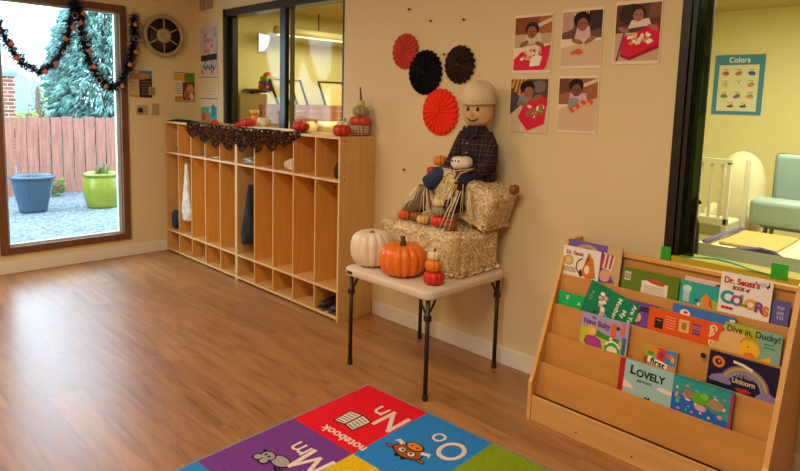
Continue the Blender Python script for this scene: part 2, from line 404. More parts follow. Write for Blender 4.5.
def leafy(name, label, cat, c, R, n, mats, size, droop=0., trunk=None, group=None, spray=False):
    t = thing(name, label, cat, (c[0], c[1], -.02), group=group)
    b = MB()
    for i in range(n):
        th = random.uniform(0, 2*PI); ph = math.acos(random.uniform(-1, 1)); k = random.uniform(.35, 1)**.5
        p = Vector((R[0]*k*math.sin(ph)*math.cos(th), R[1]*k*math.sin(ph)*math.sin(th), c[2]+.02+R[2]*k*math.cos(ph)))
        if trunk == 'cone': f = 1-.75*max(0, (p.z-c[2]+R[2])/(2*R[2])); p.x *= f*1.3; p.y *= f*1.3
        d = Vector((math.cos(th), math.sin(th), random.uniform(-.4, .4)-droop)).normalized()
        m = random.choice(mats)
        if trunk == 'cone': p.z -= .22*math.hypot(p.x, p.y)*(1 if random.random() < .8 else 0)
        for q in range(6 if spray else 1):
            dd = (d+Vector((random.uniform(-.5, .5), random.uniform(-.5, .5), random.uniform(-.5, .3)))).normalized() if spray else d
            s_ = dd.cross(Vector((random.random(), random.random(), random.random()))).normalized()*size*(.07 if spray else .35)
            L = size*random.uniform(.6, 1.3)
            v = [b.bm.verts.new(x) for x in (p, p+dd*L*.5+s_, p+dd*L+Vector((0, 0, -droop*L*.4)), p+dd*L*.5-s_)]; b.addf(v, m)
    b.build('foliage', t, norm=False)
    if trunk:
        b = MB(); b.tube([(0, 0, 0), (0.02, 0, c[2]*.6), (0, 0, c[2]+R[2]*.8)], [.12, .09, .02], mat('tree_bark', '5a4636', .9, bump=.5), seg=10); b.build('trunk', t)
        if trunk == 'cone':
            b = MB()
            for i in range(26):
                z = c[2]-R[2]*.8+i*.13; a = i*2.4; L = R[0]*(1.2-.035*i)
                b.tube([(0, 0, z), (L*.5*math.cos(a), L*.5*math.sin(a), z+.05), (L*math.cos(a), L*math.sin(a), z-.18)], [.03, .018, .004], MATS['tree_bark'], seg=5)
            b.build('branches', t)
    return t
T1, T2, T3 = mat('cedar_needle_teal', '5f8a80', .9), mat('cedar_needle_green', '3e6458', .9), mat('cedar_needle_pale', '86a8a0', .9)
leafy('cedar_tree', 'tall blue green drooping cedar tree behind the garden fence', 'tree', (-6.6, 1.5, 2.05), (1.3, 1.2, 2.3), 11000, [T1, T2, T3, T1], .15, .45, 'cone', spray=True)
Y1, Y2 = mat('yellow_green_leaf', '8c903c', .8), mat('russet_leaf', '8f6844', .8)
leafy('garden_shrub', 'small yellow green shrub rising over the fence beside the brick chimney', 'shrub', (-4.7, -.27, 1.0), (.18, .15, .2), 420, [Y1, Y1, mat('olive_leaf', '8c9448', .8)], .05, 0, 'stem')
leafy('russet_shrub', 'thin russet tinged shrub behind the fence, left of the cedar tree', 'shrub', (-5.3, .03, 1.2), (.14, .12, .45), 220, [Y2, Y1, T3], .05, 0, 'stem')
leafy('weed_clump', 'small green weed growing at the foot of the fence between the planters', 'plant', (-4.02, -.10, .11), (.05, .07, .13), 120, [mat('weed_leaf', '5c7434', .8)], .06)
# neighbouring house with chimney
hs = thing('neighbour_house', 'neighbouring house with grey blue roof and brick chimney beyond the fence', 'house', (-9.5, 1.0, -.02))
b = MB(); b.box(-3, 0, -2.6, 2.6, 0, 1.0, mat('house_siding', '747d82', .8)); b.build('wall', hs)
RF = mat('grey_blue_roof_shingle', '6f8493', .9, var=.15, vscale=14, stretch=(1, 1, 6))
b = MB(); v = [b.bm.verts.new(p) for p in ((.3, -2.9, .95), (.3, 1.6, .95), (-1.6, -.2, 2.1), (-1.6, -2.9, 2.1), (-3.4, 1.6, .95), (-3.4, -2.9, .95))]
b.addf([v[0], v[1], v[2], v[3]], RF); b.addf([v[3], v[2], v[4], v[5]], RF); b.addf([v[1], v[4], v[2]], RF); b.addf([v[0], v[3], v[5]], RF); b.addf([v[0], v[5], v[4], v[1]], RF); b.build('roof', hs)
b = MB(); b.box(.35, .85, -1.0, -.50, 0, 1.78, brick_mat()); b.box(.31, .89, -1.04, -.46, 1.78, 1.86, mat('chimney_cap', '7d8f8c', .8)); b.build('chimney', hs)

# ================================================================== CUBBIES
CD = .307
def cubby(x0, x1, label):
    t = thing('coat_cubby', label, 'cubby unit', (x0, -CD, 0)); W = x1-x0; n = 5; p = .016
    for nm, xa in (('side_panel', 0), ('side_panel', W-p)):
        b = MB(); b.box(xa, xa+p, .001, CD, 0, 1.219, BIRCH); b.box(xa, xa+p, 0, .0012, 0, 1.219, EDGE); b.build(nm, t)
    step = (W-p)/n
    for i in range(1, n):
        b = MB(); b.box(i*step+.001, i*step+p-.003, .006, CD-.008, .034, 1.203, DIVM); b.box(i*step+.001, i*step+p-.003, .0045, .0062, .034, 1.203, DIVE); b.build('divider', t)
    for nm, z in (('top_panel', 1.203), ('shelf', .925), ('shelf', .2), ('bottom_panel', .018)):
        b = MB(); b.box(p, W-p, .001, CD-.008, z, z+p, BIRCHX); b.box(p, W-p, -.001, .0012, z, z+p, EDGE); b.build(nm, t)
    b = MB(); b.box(p, W-p, CD-.008, CD-.001, .018, 1.2, BIRCHX); b.build('back_panel', t)
    for i in range(n):
        b = MB(); hx = i*step+p; 
        b.tube([(hx, .16, .86), (hx+.012, .16, .858), (hx+.02, .16, .868)], .004, mat('brown_hook', '7c5224', .5), seg=6)
        b.tube([(hx, .16, .86), (hx+.014, .16, .846), (hx+.02, .16, .85)], .004, MATS['brown_hook'], seg=6); b.build('coat_hook', t)
    for z in (1.19, 1.02, .94, .21, .05) if x1 > 2 else ():
        for y in (.04, CD-.04):
            b = MB(); b.box(W-.0003, W+.0008, y-.004, y+.004, z-.004, z+.004, mat('screw_head', '5f421f', .4, metal=.5)); b.build('screw', t)
    return t
cubby(.016, 1.284, 'birch coat cubby unit in the corner, nearer the garden window')
cubby(1.286, 2.56, 'birch coat cubby unit nearer the folding table, with shoes in its end bay')

STEP = (1.268-.016)/5
def bay(i):  # left inner x of bay i (0..9)
    return (.016 + .016 + i*(1.268-.016)/5) if i < 5 else (1.286 + .016 + (i-5)*(1.274-.016)/5)
def lump(name, label, cat, c, r, col, parts=None, rough=.9, noise=.25, n=3, sheen=0):
    def f(b):
        m = mat('cloth_'+col, col, rough, var=.3, vscale=25, bump=.5, bscale=40)
        for k in range(n):
            o = Vector((random.uniform(-.35, .35)*r[0], random.uniform(-.35, .35)*r[1], 0))
            q = random.uniform(.7, 1)
            b.blob(Vector(c)+o+Vector((0, 0, r[2]*q)), (r[0]*q*.8, r[1]*q*.8, r[2]*q), m, 14, 9, None, noise)
    return simple(name, label, cat, f)
def hung(name, label, cat, x, y, z0, z1, wtop, wbot, th, cols, leanx=0.):
    t = thing(name, label, cat, (x, y, z0)); H = z1-z0
    for j, (col, off, sc) in enumerate(cols):
        m = mat('cloth_'+col, col, .9, var=.3, vscale=25, bump=.5, bscale=40)
        b = MB(); R = []
        for i in range(15):
            u = i/14; wd = (wbot+(wtop-wbot)*u**1.6)*sc*(1 if u > .08 else .75); d = th*(1-.6*u)*sc
            R.append([Vector((leanx*(u-.5)+wd*math.cos(a)*(1+.12*math.sin(5*a+u*9)), off+d*math.sin(a)*(1+.18*math.sin(3*a+u*7)), H*u)) for a in [2*PI*k/20 for k in range(20)]])
        b.rings(R, m); b.build(('outer_cloth', 'lining')[j], t)
    return t
# contents
lump('blue_jacket', 'dark blue patterned jacket bundled low in the corner bay', 'jacket', (bay(0)+.085, -.245, .217), (.075, .05, .11), '24406e', n=3)
lump('dark_mitten', 'small dark mitten in the top corner compartment', 'mitten', (bay(0)+.15, -.24, .942), (.03, .04, .04), '2c2226', n=2)
hung('white_bag', 'white cloth bag hanging in the second bay from the corner', 'bag', bay(1)+.085, -.27, .34, .85, .010, .085, .03, [('e6e0d4', 0, 1)])
lump('green_cloth', 'crumpled dark green and white cloth in a top compartment near the corner', 'cloth', (bay(2)+.11, -.23, .942), (.06, .045, .028), '4c5c4a', n=3)
lump('white_sheet', 'white folded sheet lying flat in the fourth top compartment from the corner', 'paper', (bay(3)+.11, -.235, .942), (.095, .06, .006), 'e8e2d6', n=2, noise=.1)
def papers(b):
    for k in range(7):
        M = Matrix.Translation((bay(5)+.115+random.uniform(-.03, .03), -.22, .943+k*.006)) @ Euler((random.uniform(-.2, .2), random.uniform(-.2, .25), random.uniform(-.8, .8))).to_matrix().to_4x4()
        b.box(-.07, .07, -.055, .055, 0, .003, flat(random.choice(['dfe3ee', 'b9c4dc', 'efe9e2', '8f9ab8'])), M)
simple('loose_papers', 'blue and white drawings heaped in a top compartment left of centre', 'papers', papers)
hung('grey_jacket', 'grey and black child jacket hanging in the middle bay of the cubbies', 'jacket', bay(5)+.105, -.235, .31, .78, .035, .10, .045, [('6a5a52', .0, 1), ('17171b', -.03, .8)], .05)
lump('white_hat', 'white crumpled knit hat in a top compartment, third from the right end', 'hat', (bay(7)+.12, -.23, .942), (.06, .05, .045), 'dcccb8', n=4, noise=.35)
lump('black_hat', 'small black hat in the top compartment at the right end', 'hat', (bay(9)+.165, -.25, .942), (.035, .035, .055), '26282a', n=2)
def shoe(x, y, rz, label):
    t = thing('black_shoe', label, 'shoe', (x, y, .035), (0, 0, rz), 'black shoes in the end bay')
    b = MB(); R = []
    for i in range(12):
        u = i/11; wd = .034+.008*math.sin(PI*u*1.2); h = .075-.035*u if u > .25 else .085
        R.append([Vector((wd*math.cos(a)*(1 if 0 < i < 11 else .6), -.08+.18*u, .012+h/2+h/2*math.sin(a))) for a in [2*PI*k/14 for k in range(14)]])
    b.rings(R, mat('black_shoe_leather', '1d1b1c', .55)); b.build('upper', t)
    b = MB(); b.box(-.042, .042, -.085, .105, 0, .016, mat('shoe_sole', '3a3634', .7), bev=.006); b.build('sole', t)
shoe(bay(9)+.062, -.19, 3.0, 'black shoe at the bottom right end bay, left one of the pair')
shoe(bay(9)+.17, -.19, 3.2, 'black shoe at the bottom right end bay, against the end panel')

# things on top of the cubbies
def lace(b):
    m = lace_mat(); x0, x1 = .47, 2.14; n = 167; tops = []; edge = mat('lace_edge_thread', '1a0e12', .9)
    def drop(x):
        u = (x-x0)/(x1-x0); f = abs(math.sin(PI*((x-x0)/.205)))
        base = .045+.075*math.sin(PI*min(1, u*1.05))**.7 if u < .9 else .045*(1-u)/.1+.01
        return .02+base*(.80+.62*f)
    rows = 7
    G = []
    for i in range(n+1):
        x = x0+(x1-x0)*i/n; d = drop(x); col = []
        col.append(b.bm.verts.new((x, -.20, 1.2215))); col.append(b.bm.verts.new((x, -CD-.004, 1.2215)))
        for j in range(1, rows+1): col.append(b.bm.verts.new((x, -CD-.006-.006*math.sin(x*14)*j/rows, 1.2215-d*j/rows)))
        G.append(col)
    for a, c in zip(G, G[1:]):
        for j in range(len(a)-1): b.addf([a[j], a[j+1], c[j+1], c[j]], m)
    for dd, r in ((0, .0028), (.022, .0016)):
        b.tube([(x0+(x1-x0)*i/n, -CD-.009-.006*math.sin((x0+(x1-x0)*i/n)*14), 1.2215-max(.004, drop(x0+(x1-x0)*i/n)-dd)) for i in range(n+1)], r, edge, seg=5)
    for k in range(0, 60):
        x = x0+.01+(x1-x0-.02)*k/59; d = drop(x)
        b.tube([(x, -CD-.008, 1.219), (x+.012*math.sin(k*2.1), -CD-.009, 1.2215-d*.5), (x+.02*math.sin(k*1.3), -CD-.012, 1.2215-d*.95)], .0013, edge, seg=4)
simple('lace_runner', 'black scalloped lace runner draped over the front of the cubby tops', 'table runner', lace)
def blackcloth(b):
    m = mat('black_felt', '211d1c', .95, bump=.3)
    for i in range(5): b.box(.02+i*.01, .40-i*.03, -.28+i*.01, -.14-.01*i, 1.2195+i*.0035, 1.2225+i*.0035, m)
simple('black_cloth', 'folded black cloth lying flat on the cubby top in the corner', 'cloth', blackcloth)
simple('white_cloth_strip', 'white paper strip lying along the cubby tops behind the lace', 'paper', lambda b: [b.box(1.30+i*.09, 1.42+i*.09, -.26+.012*math.sin(i*2), -.13, 1.2225+.003*(i % 2), 1.2265+.003*(i % 2), flat('e9e4da')) for i in range(8)])

def pumpkin(name, label, loc, r, h, col, stemcol='6b5a36', stemh=.02, stemr=.006, ribs=9, depth=.17, rz=0., tilt=(0, 0), group=None, face=False, stem_lean=.3, cat='pumpkin', rough=.45):
    t = thing(name, label, cat, loc, (tilt[0], tilt[1], rz), group)
    m = mat('pumpkin_skin_'+col, col, rough, var=.10, vscale=12/max(r, .02)*.1)
    b = MB(); seg = ribs*6; R = []
    for i in range(17):
        u = i/16; ph = PI*(u-.5)
        cz = math.copysign(abs(math.sin(ph))**.85, math.sin(ph)); cr = math.cos(ph)**.62 if 0 < i < 16 else .0
        ring = []
        for k in range(seg):
            a = 2*PI*k/seg; g = abs(math.sin(a*ribs/2))**.5
            rr = r*cr*(1-depth*(1-g)) if cr else r*.06
            dip = -h*.10*math.exp(-(cr/.35)**2) if u > .5 else h*.05*math.exp(-(cr/.35)**2)
            ring.append(Vector((rr*math.cos(a), rr*math.sin(a), h/2+h/2*cz*(1-.05*(1-g)*cr)+dip)))
        R.append(ring)
    b.rings(R, m); b.build('body', t)
    b = MB(); sm = mat('stem_'+stemcol, stemcol, .8, bump=.3)
    pts = []; rr = []
    for i in range(6):
        u = i/5; pts.append((stem_lean*stemh*u*u, 0, h*.88+(stemh+h*.05)*u)); rr.append(stemr*(1.5-.7*u if u < .9 else .95))
    b.tube(pts, rr, sm, seg=7); b.build('stem', t)
    if face:
        b = MB(); dm = mat('black_ink', '151313', .8)
        for dx in (-.022, 0.0, .022): b.blob((dx, -r*.93, h*.66), (.006, .004, .006), dm, 8, 6)
        b.build('face', t)
    return t
SG = 'small pumpkins along the cubby tops'
Z = 1.2235
RED = 'c62a16'
pumpkin('red_pumpkin', 'small red pumpkin on the cubby top, right next to the orange bottle', (1.35, -.235, Z), .055, .07, RED, 'c9a64a', .012, group=SG)
pumpkin('white_pumpkin', 'small white pumpkin behind the red one by the orange bottle', (1.37, -.11, Z), .055, .08, 'e6dcc4', '8a7a52', .012, group=SG)
pumpkin('red_pumpkin', 'small red pumpkin on the cubby top at the middle of the window', (2.02, -.22, Z), .06, .075, RED, '6b5a36', .012, group=SG)
pumpkin('red_pumpkin', 'small red pumpkin near the front edge at the right end of the cubby top', (2.485, -.235, 1.2195), .062, .075, RED, 'c9a64a', .015, group=SG)
pumpkin('white_pumpkin', 'white pumpkin on the cubby top between red pumpkin and plaid basket', (2.435, -.12, 1.2195), .062, .095, 'e3d8c2', '8f9690', .022, .007, group=SG)
# plaid basket and its stacked pumpkins
def basket(b):
    m = plaid_mat('plaid_ribbon', 'c9b79c', [(0, 70, 0, .3, '5c3a34'), (2, 60, 0, .3, '5c3a34'), (2, 60, .5, .15, 'a8483a')])
    b.lathe([(.055, 0), (.064, .01), (.066, .07), (.062, .072), (.058, .06), (.05, .01)], m, seg=20)
simple('plaid_basket', 'small round plaid basket at the right end of the cubby top', 'basket', basket); 
bpy.data.objects['plaid_basket'].location = (2.485, -.075, 1.2195)
BX, BY = 2.485, -.075
bpy.data.objects['white_pumpkin.001'].location = (2.375, -.12, 1.2195)
pumpkin('orange_red_pumpkin', 'orange red ribbed pumpkin sitting in the plaid basket on the cubbies', (BX, BY, 1.28), .075, .07, 'c9431e', '8a6a3c', .005)
pumpkin('sage_pumpkin', 'sage green pumpkin, middle of the stack over the plaid basket', (BX, BY, 1.348), .055, .068, '9a9468', '8a8a5c', .004, rough=.6)
pumpkin('cream_gourd', 'small cream gourd with long brown stem topping the basket stack', (BX, BY, 1.412), .03, .045, 'd2bd80', '6e5436', .085, .006, stem_lean=-.12, cat='gourd')
# red roses / leaves, bottle
def rose(name, label, x, y, r):
    t = thing(name, label, 'flower', (x, y, Z), group='red fabric flowers on the cubby top')
    b = MB(); m = mat('red_petal', 'd02a1c', .7)
    for i in range(14):
        a = i*2.4; k = r*(.25+.055*i)
        b.blob((k*math.cos(a), k*math.sin(a), r*.5-.012*i*r/.05*.3), (r*.42, r*.42, r*.28), m, 8, 6, Matrix.Rotation(a, 4, 'Z') @ Matrix.Rotation(.5, 4, 'Y'))
    b.build('petals', t)
    b = MB(); g = mat('green_fabric_leaf', '5c8a3e', .7)
    for a in (.2, 2.4, 4.4):
        M = Matrix.Rotation(a, 4, 'Z'); pts = [(r*.8, 0, .004), (r*1.5, -.018, .01), (r*2.3, 0, .004), (r*1.5, .018, .01)]
        v = [b.bm.verts.new(M @ Vector(p)) for p in pts]+[b.bm.verts.new(M @ (Vector(p)+Vector((0, 0, .002)))) for p in pts]
        b.addf(v[:4], g); b.addf(v[4:][::-1], g)
        for i in range(4): b.addf([v[i], v[(i+1) % 4], v[4+(i+1) % 4], v[4+i]], g)
    b.build('leaves', t)
rose('red_flower', 'flat red fabric flower on the cubby top below the wall notices', .70, -.17, .045)
rose('red_flower', 'flat red fabric flower on the cubby top left of the orange bottle', 1.10, -.17, .042)
bt = thing('orange_bottle', 'orange plastic bottle with yellow lid on the cubby top', 'bottle', (1.19, -.08, Z))
b = MB(); b.lathe([(.0, 0), (.026, .001), (.028, .01), (.028, .085), (.02, .1)], mat('orange_plastic', 'e8861e', .3), seg=20); b.build('body', bt)
b = MB(); b.lathe([(.0, .098), (.036, .098), (.037, .125), (.03, .132), (0, .133)], mat('yellow_plastic', 'e8c02c', .35), seg=20); b.build('lid', bt)

# ================================================================== WALL ITEMS, back wall & corner
def onback(y, z, x=.001):  # local xz drawing plane facing +x
    return Matrix.Translation((x, y, z)) @ Matrix(((0, -1, 0, 0), (1, 0, 0, 0), (0, 0, 1, 0), (0, 0, 0, 1)))
# wall fan
fan = thing('wall_fan', 'round wall fan with six spokes, cream rim and dark centre', 'fan', (.001, -.305, 1.99))
FANC = mat('cream_plastic', 'a6996f', .5); MY = Matrix.Rotation(PI/2, 4, 'Y')
b = MB(); b.tube([(.03, .172*math.cos(2*PI*k/40), .172*math.sin(2*PI*k/40)) for k in range(40)], .02, FANC, seg=8, closed=True); b.build('rim', fan)
b = MB(); b.lathe([(.0, 0), (.165, 0), (.165, .01), (0, .011)], mat('dark_fan_mesh', '33262a', .6), seg=36, M=MY); b.build('backing', fan)
b = MB(); b.lathe([(0, .012), (.066, .012), (.066, .04), (.045, .052), (.03, .046), (.0, .046)], FANC, seg=24, M=MY); b.build('hub', fan)
for k in range(6):
    a = PI/2+k*PI/3
    b = MB(); b.tube([(.034, .055*math.cos(a), .055*math.sin(a)), (.034, .155*math.cos(a), .155*math.sin(a))], .0065, FANC, seg=6); b.build('spoke', fan)

def sheet(b, M, w, h, col, t=.002):
    b.box(-w/2, w/2, 0, t, -h/2, h/2, flat(col), M)
def poster_back(y, z, w, h, col, art, label, name='poster', cat='poster'):
    M = onback(y, z, .004)
    def f(b): sheet(b, M, w, h, col); art(b, M)
    return simple(name, label, cat, f)
def art1(b, M):
    b.box(-.02, .095, -.0012, -.0006, -.122, .07, flat('33262c'), M); b.box(-.02, .095, -.0012, -.0006, .07, .115, flat('3d7fae'), M)
    b.poly([(-.095, .085), (.05, .095), (.095, .055), (.0, .035), (-.095, .04)], flat('a87c4e'), M, .0016)
    b.box(-.095, -.025, -.0012, -.0006, -.12, -.095, flat('b8922e'), M)
    for k in range(5): b.box(-.09, -.03, -.0014, -.0008, -.07+k*.02, -.063+k*.02, flat('a89a88'), M); b.box(.0, .085, -.0016, -.001, -.09+k*.026, -.084+k*.026, flat('7c6a66'), M)
poster_back(-.508, 1.551, .195, .245, 'c8b48a', art1, 'dark and blue notice poster beside the garden window frame')
def art2(b, M):
    b.box(.0, .1, -.0012, -.0006, .045, .125, flat('5d8a2e'), M); b.box(-.1, .0, -.0012, -.0006, .06, .125, flat('c8a234'), M)
    b.box(-.02, .1, -.0012, -.0006, -.12, .045, flat('5c3e2c'), M); b.ell(.055, -.02, .038, .05, flat('c98a62'), M, .0016); b.ell(.02, -.07, .03, .045, flat('a8643e'), M, .0018); b.ell(.07, -.09, .022, .03, flat('e0c8a0'), M, .002)
    b.box(-.1, -.025, -.0012, -.0006, -.125, -.085, flat('b8902c'), M)
    for k in range(5): b.box(-.095, -.03, -.0014, -.0008, -.06+k*.021, -.052+k*.021, flat('9a8e84'), M)
    b.line([(-.105, .135), (.105, .128)], .006, flat('3a332c'), M, .0016); b.line([(-.1, -.132), (.1, -.13)], .006, flat('3a332c'), M, .0016)
poster_back(-.103, 1.536, .205, .265, 'd8ccb0', art2, 'calendar with green and brown pictures on the back wall near the corner', 'wall_calendar', 'calendar')
# thermostat, switches
def plate(name, label, y, z, w, h, cat, extra):
    t = thing(name, label, cat, (.001, y, z))
    b = MB(); b.box(0, .008, -w/2, w/2, -h/2, h/2, FANC, bev=.002); b.build('plate', t)
    extra(t)
def ex1(t):
    b = MB(); b.lathe([(.0, 0), (.022, 0), (.022, .012), (0, .013)], mat('black_knob', '1c1818', .5), seg=18, M=Matrix.Translation((.008, -.022, 0)) @ MY); b.build('dial', t)
plate('dimmer_plate', 'wide cream wall plate with round black dial under the dark poster', -.505, 1.315, .10, .085, 'switch', ex1)
def ex2(t):
    b = MB(); b.box(.008, .016, -.014, .016, -.028, .028, mat('thermostat_brown', '8a7648', .5), bev=.002); b.build('control', t)
plate('thermostat', 'small cream thermostat between the two posters on the back wall', -.415, 1.49, .055, .075, 'thermostat', ex2)
def ex3(t):
    for z in (-.026, .026):
        b = MB(); b.box(.008, .012, -.014, .014, z-.018, z+.018, mat('outlet_tan', 'a8976a', .5), bev=.002); b.build('socket', t)
plate('wall_outlet', 'cream double outlet plate just above the cubby top', -.385, 1.325, .065, .105, 'outlet', ex3)

# long-wall posters in the corner
def onlong(x, z, y=-.004): return Matrix.Translation((x, y, z))
def postl(name, label, cat, x, z, w, h, col, art, group=None):
    M = onlong(x, z)
    def f(b): sheet(b, M, w, h, col); art(b, M)
    return simple(name, label, cat, f, group)
def artA(b, M):
    rr = random.Random(3)
    for k in range(26): b.box(-.14+rr.random()*.2, -.14+rr.random()*.2+.05, -.0012, -.0006, 0, 0, flat('8fa4c8'), M) if False else None
    for r in range(9):
        for c in range(5):
            x = -.15+c*.06; z = .2-r*.047
            b.poly([(x, z), (x+.05, z), (x+.05, z-.037), (x, z-.037)], flat(rr.choice(['8ea2c6', 'c7a8b4', 'b49ac0', 'd67a6a', 'b8c4d8', 'd8c8c0'])), M, .0014)
    b.poly([(-.15, -.045), (.15, -.03), (.15, -.085), (-.15, -.1)], flat('2a3040'), M, .0018)
    for k in range(6): b.ell(-.09+k*.035, -.145-.02*(k % 2), .014, .018, flat('45506e'), M, .0018)
postl('alphabet_poster', 'tall blue and pink chart poster beside the black window frame, topmost of three', 'poster', .292, 1.873, .31, .44, 'c9c2c4', artA)
postl('blank_sheet', 'plain cream sheet on the wall between the chart poster and teal poster', 'paper', .277, 1.532, .35, .20, 'd9cda8', lambda b, M: [b.line([(-.16, .07-.025*k), (.15, .07-.025*k)], .003, flat('b8ac88'), M, .0014) for k in range(6)] + [b.line([(-.175, .1), (.175, .095)], .008, flat('7d8a7c'), M, .0016)])
def artC(b, M):
    b.poly([(-.15, .03), (.15, .04), (.15, -.1), (-.15, -.1)], flat('58b0b0'), M, .0012); b.ell(.08, .0, .05, .06, flat('2f8fa0'), M, .0016)
    b.ell(-.1, -.06, .045, .04, flat('c8582c'), M, .0016); b.ell(-.02, -.065, .035, .04, flat('d87a3c'), M, .0018); b.ell(.02, .0, .03, .03, flat('9cd0c8'), M, .0016)
    b.line([(-.16, .11), (.16, .11)], .009, flat('4a9c94'), M, .0016)
postl('teal_poster', 'teal poster with orange shapes just above the cubby top', 'poster', .285, 1.325, .32, .2, 'dcd4b4', artC)
for k, xx in enumerate((.19, .321)):
    simple('wall_plaque', ('left', 'right')[k] + ' one of two small grey plaques high on the wall above the chart poster', 'plaque', lambda b: b.box(xx-.045, xx+.045, -.016, -.001, 2.24, 2.36, mat('grey_plaque', '9c8e7c', .6), bev=.003), 'grey wall plaques')

# paper fans
def paper_fan(x, z, r, col, label, n, core=None, scal=.08):
    t = thing('paper_fan', label, 'paper fan', (x, -.004, z), group='pleated paper fans on the wall')
    m = mat('crepe_'+col, col, .8, spec=.15); b = MB()
    N_ = n*4; rings = []
    for j, (u, dd) in enumerate(((.05, .026), (.35, .024), (.7, .019), (.92, .014), (1., .012))):
        ring = []
        for k in range(N_):
            a = 2*PI*k/N_; pl = (1 if (k//2) % 2 else -1)*(.007*u+.001)
            rr = r*u*(1-(scal if j == 4 and (k % 4 in (0, 1)) else 0))
            ring.append(Vector((rr*math.cos(a), -dd+pl, rr*math.sin(a))))
        rings.append(ring)
    back = [Vector((p.x, 0, p.z)) for p in rings[-1]]
    V = b.rings(rings+[back], m, True, False); b.build('pleats', t)
    if core:
        b = MB(); b.lathe([(0, 0), (r*.07, 0), (r*.06, .004), (0, .005)], mat('crepe_'+core, core, .8), seg=14, M=Matrix.Translation((0, -.028, 0)) @ Matrix.Rotation(PI/2, 4, 'X')); b.build('centre_disc', t)
paper_fan(2.822, 1.765, .112, 'c2473c', 'dusty red pleated paper fan, leftmost and smallest of the four on the wall', 18, 'a83830')
paper_fan(2.996, 1.632, .137, '0e0d0f', 'plain black pleated paper fan between the red and orange fans', 24, '1a1a1c')
pf = paper_fan(3.264, 1.672, .112, '33201f', 'dark brown black pleated paper fan right of the plain black fan', 18, '5a4038', scal=.12)
paper_fan(3.128, 1.396, .142, 'ee3a1a', 'bright orange red pleated paper fan nearest the doll', 22, 'e85030')
for k, (x, z) in enumerate(((2.845, 2.02), (3.03, 1.935), (3.283, 1.925), (3.145, 1.735), (2.84, 1.022))):
    lab = ['dark pushpin highest on the wall above the paper fans', 'dark pushpin above the plain black paper fan', 'dark pushpin above the dark brown paper fan', 'dark pushpin between the two dark paper fans', 'dark pushpin low on the wall left of the straw bales'][k]
    simple('pushpin', lab, 'pushpin', lambda b: (b.lathe([(.002, 0), (.002, .008), (.007, .009), (.005, .016), (.006, .018)], mat('pin_dark', '4a3324', .5), c=(x, -.001, z), seg=10, M=Matrix.Rotation(PI/2, 4, 'X'))), 'pushpins in the wall')

